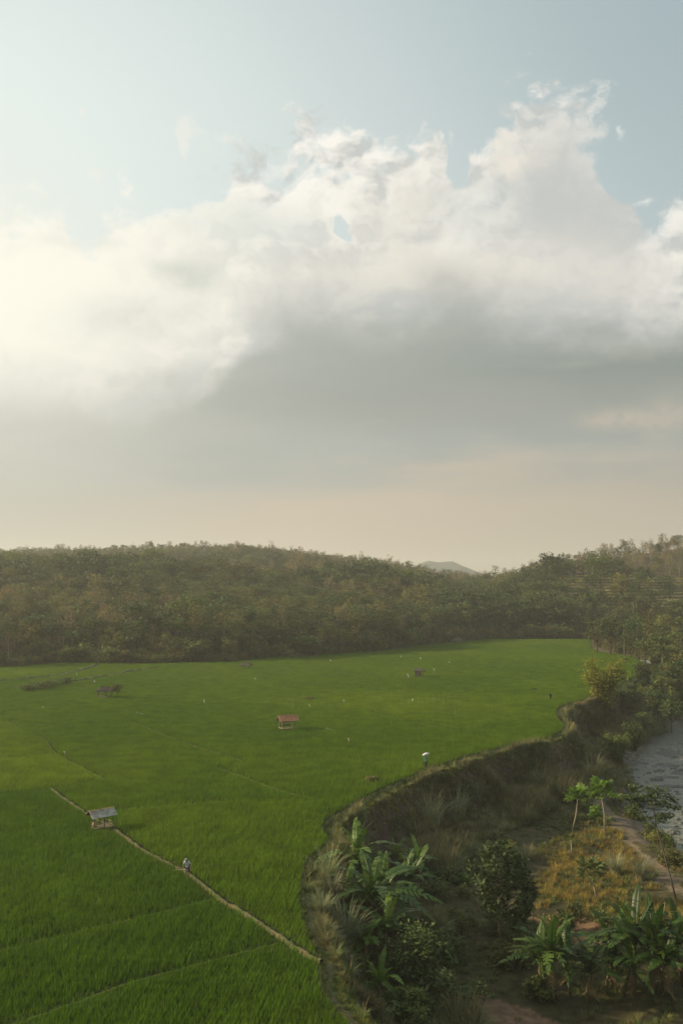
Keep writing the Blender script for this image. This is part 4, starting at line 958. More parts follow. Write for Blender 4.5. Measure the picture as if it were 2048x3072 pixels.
# ------------------------------------------------------------------ papayas and the other bank trees
def papaya(px, py, H, label, spread=1.5, n=16, leanv=(0, 0), sd=0, dark=False):
    r_ = np.random.default_rng(sd); p = drop_at(px, py, -6.5); e = empty('papaya_tree', p, 0, label, 'papaya tree', 'papaya trees on the low river terrace')
    mb = MB(); top_ = np.array([leanv[0], leanv[1], H*.93]); mid = top_*.5+[.12*H*.3, 0, 0]
    mb.tube([(0, 0, -.3), mid, top_], [.10, .075, .045], 6); mb.obj('trunk', M['bark_pale'], e, smooth=True)
    me = MB()
    me.tube([(0, 0, 0), (.55, 0, .06)], [.012, .008], 3)
    for k in range(7):      # lobed hand-shaped leaf
        a = -2.1+k*.7; L_ = .34*(1-.25*abs(k-3)/3); c, s_ = math.cos(a), math.sin(a); b_ = np.array([.55, 0, .06]); tip = b_+np.array([c*L_, s_*L_, -.10]); m1 = b_+np.array([c*L_*.55-s_*.085, s_*L_*.55+c*.085, -.02]); m2 = b_+np.array([c*L_*.55+s_*.085, s_*L_*.55-c*.085, -.02])
        me.add([b_, m2, tip, m1], [(0, 1, 2, 3)])
    lm = me.mesh('leaf', [M['papaya'] if not dark else M['leaf_mid']])
    for k in range(n):
        up = 1.1-1.25*k/n; s_ = spread*(.8+.5*r_.random())
        share('leaf', lm, e, Matrix.Translation(Vector(top_)+Vector((0, 0, .1-.25*k/n))) @ Matrix.Rotation(k*2.4, 4, 'Z') @ Matrix.Rotation(-up, 4, 'Y') @ Matrix.Rotation(r_.normal(0, .3), 4, 'X') @ Matrix.Scale(s_, 4))
    return e
papaya(1712, 2500, 4.6, 'papaya tree leaning right, left of the two over the golden grass', 1.9, 28, (.9, 0), 1)
papaya(1812, 2505, 5.3, 'papaya tree with straight pale trunk, right of the two over the golden grass', 2.1, 30, (-.35, 0), 2)
papaya(1712, 2566, 1.8, 'small papaya with a short stem in front of the leaning one', 1.0, 12, (0, 0), 3, True)
papaya(1790, 2700, 2.4, 'low papaya whose flat dark crown stands over the golden grass', 1.9, 18, (-.6, .3), 4, True)
# slim forked tree by the river
p = drop_at(2029, 2700, -6.8); e = empty('forked_tree', p, 0, 'slim tree with a long leaning pale trunk and dark green crown against the river', 'tree')
tp = lambda px, py: np.array([(px-2029), 0, -(py-2700)])/31.0
mb = MB(); mb.tube([(0, 0, -.3), tp(2010, 2630), tp(1990, 2550), tp(1972, 2480), tp(1966, 2440), tp(1955, 2405)], [.10, .085, .07, .055, .045, .03], 6)
mb.tube([tp(1975, 2490), tp(1945, 2455), tp(1920, 2420)], [.05, .04, .025], 5); mb.tube([tp(1966, 2440), tp(1985, 2420), tp(2000, 2395)], [.035, .03, .02], 5)
mb.tube([tp(1993, 2560), tp(1998, 2530)], [.03, .015], 4); mb.obj('trunk', M['bark'], e, smooth=True)
C = []; r_ = np.random.default_rng(5); tw = MB()
for cx, cy in [(1900, 2400), (1925, 2385), (1950, 2378), (1985, 2385), (2005, 2400), (1915, 2425), (1990, 2430), (2000, 2460), (1960, 2400), (1930, 2405), (1975, 2455), (2012, 2420), (1890, 2395)]:
    c = tp(cx, cy)+[0, r_.normal(0, .9), 0]; tw.tube([tp(1960, 2425), c], [.02, .008], 3)
    C.append(c+r_.normal(0, 1, (60, 3))*[.42, .42, .16])
cr = MB(); cards(cr, np.vstack(C), .38, .8); cr.obj('crown', M['leaf_dark'], e); tw.obj('twigs', M['bark'], e)
# round dark tree
p = drop_at(1500, 2842, -6.5); e = empty('round_tree', p, 0, 'round dark leafed tree with a thin trunk on the low ground', 'tree')
mb = MB(); mb.tube([(0, 0, -.3), (-.05, 0, 2), (-.1, 0, 4), (-.2, 0, 6.4)], [.14, .11, .09, .04], 6); C = []; r_ = np.random.default_rng(11)
for k in range(34):
    a = k*2.4; zz = 2.6+5.4*((k+.5)/34); f = (zz-2.6)/5.4; rr = 2.75*math.sqrt(max(.04, 1-((f-.42)/.62)**2))*(.30+.92*r_.random()); c = np.array([rr*math.cos(a)+.9*(1-f), rr*math.sin(a), zz])
    mb.tube([(-.1, 0, max(2.2, zz-1.4)), c*[.5, .5, 1]-[0, 0, .5], c], [.05, .03, .012], 4)
    q = r_.normal(0, 1, (110, 3)); q /= np.linalg.norm(q, axis=1)[:, None]; C.append(c+q*(.35+.5*r_.random((110, 1))))
cr = MB(); cards(cr, np.vstack(C), .34, .3); mb.obj('trunk', M['bark'], e, smooth=True); cr.obj('crown', M['leaf_dark'], e)
# leafy shrubs on the slope
def bush(px, py, h, w, lab, mt, sd, z0=-5, nm='leafy_shrub', n=26, cs=.30):
    p = drop_at(px, py, z0); r_ = np.random.default_rng(sd); e = empty(nm, p, 0, lab, 'shrub'); mb = MB(); C = []
    for k in range(n):
        a = r_.random()*6.28; rr = w*.5*r_.random()**.6; zz = h*(.12+.83*r_.random())*(1-.35*(rr/(w*.5))**2); c = np.array([rr*math.cos(a), rr*math.sin(a), zz]); mb.tube([(c[0]*.15, c[1]*.15, -.2), c*[.6, .6, .6], c], [.03, .02, .008], 4)
        C.append(c+r_.normal(0, 1, (44, 3))*[.13*w, .13*w, .09*h*.8])
    C = np.vstack(C); C[:, 2] = np.maximum(C[:, 2], .03); cr = MB(); cards(cr, C, cs, .3); mb.obj('stem', M['bark'], e); cr.obj('foliage', M[mt], e)
bush(1245, 2985, 5.4, 3.6, 'tall leafy shrub right of the largest banana plant', 'leaf_mid', 21, n=40)
bush(1210, 3068, 2.4, 3.0, 'leafy shrub at the bottom edge beside the banana seedling', 'leaf_mid', 22)
bush(1340, 3050, 3.0, 3.8, 'dark shrub mass at the bottom beside the bare soil', 'leaf_dark', 23)
bush(1300, 2900, 3.2, 2.6, 'dark shrub behind the tall leafy shrub', 'leaf_dark', 24)
bush(1185, 2925, 2.4, 1.8, 'small shrub with reddish tips below the largest banana plant', 'leaf_olive', 25)
bush(1620, 3000, 1.7, 1.7, 'round light green bush at the foot of the left corner clump', 'leaf_mid', 26)
bush(1530, 2895, 1.6, 3.0, 'low weedy shrub below the trunk of the round tree', 'leaf_olive', 27)
bush(1385, 2650, 1.0, 1.3, 'small light green shrub on the dark slope', 'papaya', 28)
bush(2020, 2600, 1.8, 3.0, 'green bush on the river edge behind the slim trunk', 'leaf_olive', 29)
bush(1785, 2460, 2.2, 1.6, 'light green sapling between the two papaya trees', 'papaya', 30, n=12)
bush(1960, 2520, 1.2, 2.6, 'low olive bush on the river edge beside the track', 'leaf_olive', 31)
bush(1330, 2330, 1.4, 1.8, 'dark green bush at the feet of the person with the sack', 'leaf_mid', 32, z0=-.5)
bush(1120, 2350, .9, 1.4, 'low olive weed patch on the rim path', 'leaf_olive', 33, z0=0)
# field bushes
def fbush(px, py, h, w, lab, mt='leaf_mid', trunk=0):
    p = at(px, py, 0); e = empty('field_bush', p, 0, lab, 'bush'); mb = MB(); C = []; r_ = np.random.default_rng(int(px))
    for k in range(14):
        a = r_.random()*6.28; rr = w*.4*r_.random()**.5; c = np.array([rr*math.cos(a), rr*math.sin(a), trunk+(h-trunk)*(.2+.75*r_.random())]); mb.tube([(0, 0, 0), (0, 0, max(trunk, .2)), c], [.06, .05, .02], 4); C.append(c+r_.normal(0, 1, (34, 3))*[.12*w, .12*w, .1*h])
    C = np.vstack(C); C[:, 2] = np.maximum(C[:, 2], .05); cr = MB(); cards(cr, C, .3, .3); mb.obj('stem', M['bark_dark'], e); cr.obj('foliage', M[mt], e)
fbush(352, 2097, 2.8, 2.7, 'small tree standing against the right side of the open thatched shelter', 'leaf_olive', 1.3)
fbush(290, 1996, 4.6, 6.0, 'round dark bush on the earth bank at the far left field edge', 'leaf_dark', .6)
for px, py, w, lab in [(75, 2078, 3.2, 'leftmost dark bush of the hedge row on the upper left bund'), (105, 2072, 3.2, 'second dark bush from the left in the bund hedge row'), (135, 2068, 3.0, 'middle dark bush of the hedge row on the bund'), (165, 2062, 3.0, 'second dark bush from the right in the bund hedge row'), (195, 2056, 2.8, 'rightmost dark bush of the hedge row on the upper left bund')]:
    fbush(px, py, 1.9, w*1.2, lab, 'leaf_mid')
fbush(1595, 2074, .6, 1.6, 'dark weed tuft left of the person in black', 'leaf_dark'); fbush(1877, 1984, .9, 1.6, 'tiny dark bush in the rice near the corner trees', 'leaf_dark')
fbush(930, 2102, .6, 2.4, 'brownish weed patch behind the tile roofed hut', 'leaf_dry'); fbush(872, 1975, 2.6, 6, 'pale reed bush at the wood edge right of the small thatched hut', 'reed')

# ------------------------------------------------------------------ river stones
def rock_mesh(sd):
    import bmesh
    bm = bmesh.new(); bmesh.ops.create_icosphere(bm, subdivisions=2, radius=1); r_ = np.random.default_rng(sd); k = r_.normal(0, 1, (5, 3))
    for v in bm.verts:
        c = np.array(v.co); f = 1+.22*sum(math.sin(c@kk*1.7+i) for i, kk in enumerate(k))/2; v.co = Vector(c*f*[1.15, .9, .62])
    me = bpy.data.meshes.new('rock'); bm.to_mesh(me); bm.free(); me.materials.append(M['rock']); return me
ROCK = [rock_mesh(k) for k in range(5)]
nb = 0
for k in range(46):
    i = rng.random()*4.2+3.2; j = int(i); c = bankL[j]+(bankL[j+1]-bankL[j])*(i-j); n_ = nrm[j]; off = rng.normal(-.3, 1.3); x_, y_ = c[0]+n_[1]*off, c[1]-n_[0]*off
    o = share('boulder', ROCK[k % 5]); s_ = .35+.75*rng.random()**2; o.location = (x_, y_, max(hgt(x_, y_), -8.6)+.1*s_); o.rotation_euler = (0, 0, rng.random()*6.28); o.scale = (s_,)*3
    tag(o, ('small' if s_ < .45 else 'mid sized' if s_ < .75 else 'large')+' grey boulder at the water edge '+('beside the gravel track' if i < 4.4 else 'right of the two papaya trees' if i < 5.6 else 'below the isolated dry grass clump' if i < 6.6 else 'below the lone banana plant'), 'boulder', 'boulders along the near river edge')
q = np.array([bankL[3]+(rng.random()*0) for _ in range(1)])
ii = rng.random(2400)*7+3; jj = ii.astype(int); c = bankL[jj]+(bankL[np.minimum(jj+1, 14)]-bankL[jj])*(ii-jj)[:, None]; off = rng.uniform(-3, 26, 2400); q = c+np.stack([nrm[jj, 1], -nrm[jj, 0]], 1)*off[:, None]
kp = (off < 3) | (vn(q[:, 0]+5, q[:, 1], 7, 2) > .52); q = q[kp]; scatter('river_stones', np.c_[q, np.where(off[kp] < 2, np.maximum(height(q[:, 0], q[:, 1]), -8.45), -8.4)], ROCK, .10+.35*rng.random(len(q))**2, rng.random(len(q))*6.28, label='stones and pebbles along and in the river')
def bar(px, py, a, b, lab):
    p = at(px, py, -8.35); mb = MB(); n = 20; r_ = np.random.default_rng(int(px)); ring = lambda s_, z: [(a*s_*math.cos(w)*(1+.2*r_.normal()), b*s_*math.sin(w)*(1+.2*r_.normal()), z) for w in np.linspace(0, 6.28, n, endpoint=False)]
    v = ring(1, -.15)+ring(.7, .08)+[(0, 0, .14)]; mb.add(v, [(i, (i+1) % n, n+(i+1) % n, n+i) for i in range(n)]+[(n+i, n+(i+1) % n, 2*n) for i in range(n)]); o = mb.obj('shoal', M['rock'], smooth=True); o.location = p; o['kind'] = 'structure'
for px, py, a, b in [(2030, 2265, 3.5, 7), (1998, 2332, 2.6, 1.5), (2010, 2360, 3.2, 1.4), (1978, 2315, 1.0, .7), (2000, 2296, 2.2, 2.5), (2045, 2320, 2, 2)]: bar(px, py, a, b, '')

# ------------------------------------------------------------------ huts
def post(e, a, b, r, mt, nm='post', sides=6):
    mb = MB(); a = np.array(a, float); b = np.array(b, float); mb.tube([a, (a+b)/2+np.array([random.gauss(0, .012), random.gauss(0, .012), 0]), b], [r, r*.95, r*.9], sides); return mb.obj(nm, M[mt], e)
def slab(e, nm, A_, B_, C_, D_, th, mt, wave=0, nw=30, sag=0):
    """roof plane A(eave left) B(eave right) C(ridge right) D(ridge left), optional corrugation"""
    A_, B_, C_, D_ = (np.array(v, float) for v in (A_, B_, C_, D_)); n = np.cross(B_-A_, D_-A_); n /= np.linalg.norm(n); mb = MB(); k = nw; v = []
    for s_ in (0, -1):
        for i in range(k+1):
            u = i/k; o_ = n*(wave*(1 if i % 2 else -1)+s_*th)
            for w_ in (0, .5, 1): v.append((A_*(1-u)+B_*u)*(1-w_)+(D_*(1-u)+C_*u)*w_+o_+np.array([0, 0, -sag*4*u*(1-u)*w_]))
    m_ = (k+1)*3; f = []
    for i in range(k):
        for w_ in range(2):
            a = i*3+w_; f.append((a, a+3, a+4, a+1)); f.append((m_+a, m_+a+1, m_+a+4, m_+a+3))
        for w_ in (0, 2): a = i*3+w_; f.append((a, m_+a, m_+a+3, a+3))
    for i in (0, k):
        for w_ in range(2): a = i*3+w_; f.append((a, a+1, m_+a+1, m_+a))
    mb.add(v, f); return mb.obj(nm, M[mt], e)
# 1: near hut with the pale corrugated sheets
p = at(305, 2490, 0); e = empty('field_hut', p, math.radians(27), 'bamboo hut with pale corrugated roof sheets on the near path', 'hut', scale=.86)
e.rotation_euler = (0, math.radians(-1.5), math.radians(36))
W_, Dp = 2.15, 1.5
for sx in (-1, 1):
    for sy in (-1, 1): post(e, (sx*W_/2-.03*sx, sy*Dp/2, -.1), (sx*W_/2, sy*Dp/2, 1.72), .045, 'wood_dark')
post(e, (.05, -Dp/2, -.1), (.02, -Dp/2, 1.7), .06, 'wood_dark'); post(e, (.1, Dp/2, -.1), (.1, Dp/2, 1.7), .045, 'wood_dark')
zr, ze = 2.22, 1.66; xl = [-1.42, -.50, .48, 1.42]
for k in range(3):
    slab(e, 'roof_sheet', (xl[k], -Dp/2-.32, ze-.06+.02*k), (xl[k+1]+.04, -Dp/2-.32, ze-.04+.02*k), (xl[k+1]+.04, -.02, zr+.012*k), (xl[k], -.02, zr+.012*k), .006, 'sheet', .014, 24)
slab(e, 'rear_roof', (1.42, Dp/2+.3, ze), (-1.5, Dp/2+.3, ze), (-1.5, 0, zr-.02), (1.42, 0, zr-.02), .04, 'thatch', .01, 14)
mb = MB(); r_ = np.random.default_rng(3)
for k in range(120):
    c = (r_.uniform(-1.55, 1.45), abs(r_.normal(.0, .12))-.03, 0); c = (c[0], c[1], zr+.03-.5*max(0, c[1])+.06*r_.random()); q = Euler((r_.normal(0, .5), r_.normal(0, .5), r_.random()*6)).to_matrix(); mb.box(c, (.16, .07, .03), q)
o = mb.obj('roof_litter', M['straw'], e); o['kind'] = 'stuff'
for y_ in (-Dp/2, Dp/2):
    post(e, (-1.3, y_, 1.66), (1.3, y_, 1.68), .035, 'wood_dark', 'beam')
for x_ in (-W_/2, W_/2): post(e, (x_, -Dp/2-.25, 1.64), (x_, Dp/2+.25, 1.66), .035, 'wood_dark', 'beam')
for z_ in (.50, .78):
    post(e, (-.75 if z_ > .6 else -W_/2-.1, -Dp/2-.05, z_), (W_/2+.12, -Dp/2-.05, z_+.02), .028, 'wood_pale', 'rail'); post(e, (-W_/2, Dp/2, z_+.05), (W_/2, Dp/2, z_+.05), .028, 'wood_pale', 'rail')
    post(e, (W_/2+.03, -Dp/2, z_+.05), (W_/2+.03, Dp/2, z_+.05), .028, 'wood_pale', 'rail')
for k in range(11):
    mb = MB(); mb.box((-W_/2+.1+k*.195, 0, .40+.008*(k % 3)), (.15, Dp+.1, .03)); mb.obj('floor_slat', M['wood'], e)
mb = MB()
for k in range(26): mb.tube([(r_.uniform(-1.1, 1.0), -Dp/2-.1+r_.normal(0, .05), .02), (r_.uniform(-1.1, 1.0), -Dp/2+r_.normal(0, .05), .38)], [.022, .018], 4)
o = mb.obj('skirting_sticks', M['wood'], e); o['kind'] = 'stuff'
post(e, (-1.5, -.95, .10), (-1.0, -.98, .14), .035, 'wood_pale', 'step'); post(e, (-1.45, -1.05, .05), (-.95, -1.1, .05), .035, 'wood_pale', 'step')
for sx in (-1.32, -1.1): post(e, (sx, -1.0, -.1), (sx, -1.0, .3), .03, 'wood_dark', 'step_leg')
def sack(name, loc, d, rz, lab, mt, cat='sack'):
    import bmesh
    bm = bmesh.new(); bmesh.ops.create_icosphere(bm, subdivisions=3, radius=1)
    for v in bm.verts:
        c = v.co; k = 1+.06*math.sin(7*c.x+3*c.y)+.05*math.sin(9*c.z+2*c.x); s_ = max(.0, abs(c.x)-.6)/.4
        v.co = Vector((c.x*d[0]*.5*(1+.12*s_), c.y*d[1]*.5*k*(1-.35*s_), c.z*d[2]*.5*k*(1-.55*s_)))
    me = bpy.data.meshes.new(name); bm.to_mesh(me); bm.free(); me.materials.append(M[mt]); me.polygons.foreach_set('use_smooth', [True]*len(me.polygons)); o = share(name, me); o.location = loc; o.rotation_euler = rz; return tag(o, lab, cat)
v_ = Matrix.Rotation(math.radians(27), 3, 'Z') @ Vector((-.72, -.25, 0)); sack('bundle', (p[0]+v_[0], p[1]+v_[1], .62), (.55, .4, .42), (0, .7, .5), 'pale cloth bundle lying on the floor of the near hut', 'straw', 'bundle')
# 2: tile-roofed hut
p = at(862, 2192, 0); e = empty('field_hut', p, math.radians(24), 'open bamboo hut with orange clay tile roof in mid field', 'hut', scale=.97)
W_, Dp = 2.35, 1.4; 
for sx in (-1, 1):
    for sy in (-1, 1): post(e, (sx*W_/2, sy*Dp/2, -.1), (sx*W_/2, sy*Dp/2, 1.78), .055, 'wood_pale' if sx < 0 else 'wood')
zr, ze = 2.45, 1.68
def tiles(e, ylo, yhi, nm):
    """courses of rounded clay tiles, one lipped row above the other"""
    mb = MB(); nc, nr = 26, 7; x0, x1 = -1.62, 1.62
    for j in range(nr):
        f0, f1 = j/nr, (j+1.18)/nr
        for i in range(nc):
            xa = x0+(x1-x0)*i/nc; xb = x0+(x1-x0)*(i+1)/nc; xm = (xa+xb)/2; jz = random.gauss(0, .008)
            pr_ = lambda x, f, l: (x, ylo+(yhi-ylo)*min(f, 1), ze+(zr-ze)*min(f, 1)+l+jz)
            mb.add([pr_(xa, f0, .03), pr_(xm, f0, .085), pr_(xb, f0, .03), pr_(xb, f1, 0), pr_(xm, f1, .05), pr_(xa, f1, 0), pr_(xa, f0, 0), pr_(xb, f0, 0)], [(0, 1, 4, 5), (1, 2, 3, 4), (6, 7, 2, 1, 0)])
    o = mb.obj(nm, M['tile'], e); o['kind'] = 'stuff'
tiles(e, -1.15, 0, 'front_roof_tiles'); tiles(e, 1.15, 0, 'rear_roof_tiles')
for k in range(12): post(e, (-1.62+k*.27, 0, zr+.05), (-1.38+k*.27, 0, zr+.05), .07, 'tile', 'ridge_tile', 6)
for y_ in (-1.1, 1.1): post(e, (-1.6, y_, ze-.04), (1.6, y_, ze-.04), .035, 'wood_dark', 'beam')
for x_ in (-1.66, 1.66):
    for s_ in (-1, 1): post(e, (x_, s_*1.2, ze-.03), (x_, 0, zr+.0), .035, 'wood_pale', 'barge_board')
for k, z_ in enumerate((1.05, 1.28, 1.50)): post(e, (-W_/2, Dp/2, z_), (W_/2*.85, Dp/2, z_+.03), .045, 'wood_pale', 'rail')
mb = MB(); mb.box((-.1, Dp/2-.04, .82), (W_*.8, .03, .28)); mb.obj('back_panel', M['wood'], e)
post(e, (-W_/2, -Dp/2, .50), (-W_/2, Dp/2, .50), .05, 'wood_pale', 'rail'); post(e, (-W_/2, -Dp/2, .22), (W_/2, -Dp/2, .22), .03, 'wood', 'rail')
for k in range(9): mb = MB(); mb.box((-W_/2+.15+k*.26, 0, .42), (.2, Dp, .03)); mb.obj('floor_slat', M['wood'], e)
post(e, (.55, -Dp/2-.02, -.1), (.55, -Dp/2-.02, .85), .04, 'wood_pale', 'rail_post'); post(e, (.9, -Dp/2, .8), (1.25, -Dp/2, .55), .03, 'wood_pale', 'brace')
# 3..5: thatched shelters
def hip_thatch(e, W_, D_, ze, zr, rl, nm='thatch_roof'):
    mb = MB(); n = 8; v = []; pts_ = []
    E4 = [(-W_/2, -D_/2), (W_/2, -D_/2), (W_/2, D_/2), (-W_/2, D_/2)]; R2 = [(-rl/2, 0), (rl/2, 0), (rl/2, 0), (-rl/2, 0)]
    rings = []
    for k in range(5):
        f = k/4; ring = []
        for s_ in range(4):
            for i in range(6):
                u = i/6; ex, ey = np.array(E4[s_])*(1-u)+np.array(E4[(s_+1) % 4])*u; rx, ry = np.array(R2[s_])*(1-u)+np.array(R2[(s_+1) % 4])*u
                j = random.gauss(0, .05*(1-f)); ring.append((ex*(1-f)+rx*f+j, ey*(1-f)+ry*f+j, ze+(zr-ze)*f**.8+random.gauss(0, .025)))
        rings.append(ring)
    v = sum(rings, []); m_ = 24; f_ = [(k*m_+i, k*m_+(i+1) % m_, (k+1)*m_+(i+1) % m_, (k+1)*m_+i) for k in range(4) for i in range(m_)]+[tuple(range(m_))[::-1]]
    mb.add(v, f_)
    for i in range(90):  # ragged fringe
        s_ = random.randrange(4); u = random.random(); ex, ey = np.array(E4[s_])*(1-u)+np.array(E4[(s_+1) % 4])*u; mb.add([(ex*.97, ey*.97, ze+.05), (ex*.97+.08, ey*.97+.05, ze+.05), (ex*1.03+random.gauss(0, .04), ey*1.03+random.gauss(0, .04), ze-.12-.1*random.random())], [(0, 1, 2)])
    return mb.obj(nm, M['thatch'], e)
p = at(316, 2096, 0); e = empty('thatched_shelter', p, math.radians(10), 'open thatched shelter beside a small tree in the left field', 'shelter', scale=1.1)
hip_thatch(e, 3.3, 2.4, 1.45, 2.25, 1.2)
for x_, y_ in ((-1.2, -.8), (-.2, -.8), (.35, -.8), (1.0, -.8), (-1.2, .8), (1.2, .8), (0, .8)): post(e, (x_, y_, -.1), (x_, y_, 1.6), .06, 'wood_dark')
for k in range(4): mb = MB(); mb.box((-.65, -.84, .35+k*.30), (1.1, .03, .10)); mb.obj('wall_board', M['wood_pale'], e)
mb = MB(); mb.box((-.5, 0, .32), (1.7, 1.5, .05)); mb.obj('platform', M['wood'], e)
p = at(738, 2010, 0); e = empty('thatched_shelter', p, math.radians(-8), 'small dark thatched shelter close to the far wood edge', 'shelter')
hip_thatch(e, 3.3, 2.4, 1.25, 2.1, 1.0)
for x_, y_ in ((-1.0, -.8), (.1, -.8), (1.0, -.8), (-1.0, .8), (1.0, .8)): post(e, (x_, y_, -.1), (x_, y_, 1.5), .07, 'wood_dark')
mb = MB(); mb.box((.3, 0, .4), (1.5, 1.2, .08)); mb.obj('platform', M['wood_dark'], e)
p = at(1256, 2034, 0); e = empty('walled_hut', p, math.radians(-12), 'thatched hut with brown woven walls and an open porch', 'hut')
hip_thatch(e, 2.9, 2.3, 1.75, 2.4, 1.4)
mb = MB(); mb.box((-.25, -.55, .98), (1.25, .06, 1.6)); mb.obj('front_wall', M['wood'], e); mb = MB(); mb.box((.40, .15, .98), (.06, 1.34, 1.6)); mb.obj('side_wall', M['wood_dark'], e); mb = MB(); mb.box((-.9, .15, .98), (.06, 1.34, 1.6)); mb.obj('side_wall', M['wood_dark'], e)
for x_, y_ in ((1.05, -.6), (1.05, .8), (-.9, -.62), (.42, -.62)): post(e, (x_, y_, -.1), (x_, y_, 1.85), .05, 'wood_dark')
mb = MB(); mb.box((.2, 0, .15), (2.0, 1.5, .08)); mb.obj('platform', M['wood_pale'], e)
p = at(1372, 1930, 0); e = empty('collapsed_shelter', p, .1, 'low brown collapsed shelter at the far field edge', 'shelter')
hip_thatch(e, 5.2, 3, .7, 2.1, 2.2); 
for x_ in (-2.2, -1, .6, 2.2): post(e, (x_, -1.2, -.1), (x_+.2, -1.1, 1.1), .09, 'wood_dark')
p = at(1935, 2010, 0); e = empty('bank_hut', (p[0], p[1], hgt(p[0], p[1])), .2, 'tiny pale roofed hut half hidden by the creeper draped tree', 'hut')
slab(e, 'roof_sheet', (-1.2, -1.2, 2.4), (1.2, -1.2, 2.4), (1.2, .6, 3.2), (-1.2, .6, 3.2), .05, 'sheet', .02, 16)
for x_ in (-1, 1):
    for y_ in (-1, .5): post(e, (x_, y_, -.2), (x_, y_, 2.6), .07, 'wood_dark')

# ------------------------------------------------------------------ flags, stakes
def flag(px, py, hpx, lean, lab, grp='white plastic bird scaring strips over the rice', wide=.16, pole=1.0):
    p = at(px, py, 0); s_ = (py-1748)/CAMZ; L_ = hpx/s_; e = empty('bird_scarer', p, random.random()*.4, lab, 'bird scarer', grp)
    z0_ = .55; post(e, (0, 0, -.1), (lean*.2, 0, z0_+L_*.9), .018, 'wood_pale', 'stick', 4); mb = MB(); n = 5; v = []
    for i in range(n+1):
        t = i/n; x_ = lean*L_*t; z_ = z0_+L_*(1-t*(1-.12*abs(lean)))*(1 if abs(lean) < 1 else .5)+.05; w_ = wide*(.5+.7*math.sin(math.pi*min(.9, t+.2)))
        v += [(x_-w_/2, .04*math.sin(t*5), z_), (x_+w_/2, -.04*math.sin(t*4), z_-.04)]
    v += [(a, b+.03, c) for a, b, c in v]
    m_ = 2*(n+1); mb.add(v, [(2*i, 2*i+1, 2*i+3, 2*i+2) for i in range(n)]+[(m_+2*i, m_+2*i+2, m_+2*i+3, m_+2*i+1) for i in range(n)]+[(2*i, 2*i+2, m_+2*i+2, m_+2*i) for i in range(n)]+[(2*i+1, m_+2*i+1, m_+2*i+3, 2*i+3) for i in range(n)]); mb.obj('strip', M['plastic'], e)
for px, py, h_, ln, w_, lab in [
    (1222, 2036, 12, .25, .3, 'long upright white strip just left of the walled hut'), (1300, 2015, 7, .4, .22, 'short white strip just right of the walled hut'), (1261, 1979, 5, 0, .3, 'white dot of plastic behind the walled hut'),
    (1202, 1973, 4, 0, .25, 'small white rag left behind the walled hut'), (991, 1986, 5, .1, .28, 'white rag at the far field edge, middle of the photo'), (765, 2042, 5, .3, .22, 'white rag below the small thatched shelter'),
    (612, 2113, 9, .1, .16, 'white strip on a thin stick left of mid field'), (406, 2150, 13, 1.9, .15, 'white strip lying slanted right of the open shelter'), (976, 2200, 17, 1.5, .26, 'large white sheet streaming right of the tile roofed hut'),
    (1044, 2232, 9, .35, .16, 'small white strip in front of the large streaming sheet'), (1237, 2108, 7, 0, .26, 'white rag on a stake among the bamboo sticks'), (926, 2126, 8, .6, .14, 'faded strip behind the tile roofed hut'),
    (1030, 2112, 8, .3, .14, 'grey strip right behind the tile roofed hut'), (192, 2268, 5, .8, .16, 'small white strip at the corner of the pale green plot'), (128, 2128, 3, .5, .2, 'tiny white rag in the far left rice'),
    (230, 2029, 7, .3, .16, 'slim white strip by the upper left bund'), (284, 2050, 5, 0, .3, 'white rag with a dark spot above the open shelter'), (1347, 1990, 3, 0, .25, 'faint white rag towards the far right edge')]:
    flag(px, py+4, h_, ln, lab, wide=w_)
for k, (x_, y_, h_) in enumerate([(985, 215, 1.3), (1060, 190, 1.1), (1130, 235, 1.6), (1175, 240, 1.0), (1240, 235, 1.2), (1265, 245, 1.0), (1305, 230, 1.6), (1340, 225, 1.5), (1350, 235, 1.3), (1385, 215, 1.2), (1410, 240, 1.4), (1440, 210, 1.1), (400, 270, 1.8), (1485, 300, 1.2)]):
    p = at(700+.4464*x_, 2004+.4464*(y_+20), 0); mb = MB(); mb.tube([(0, 0, -.1), (.04*(k % 3-1), 0, h_+.5)], [.028, .018], 5); o = mb.obj('bamboo_stake', M['wood_pale']); o.location = p
    tag(o, 'thin pale bamboo stake standing in the rice right of mid field', 'stake', 'bamboo stakes in the rice')

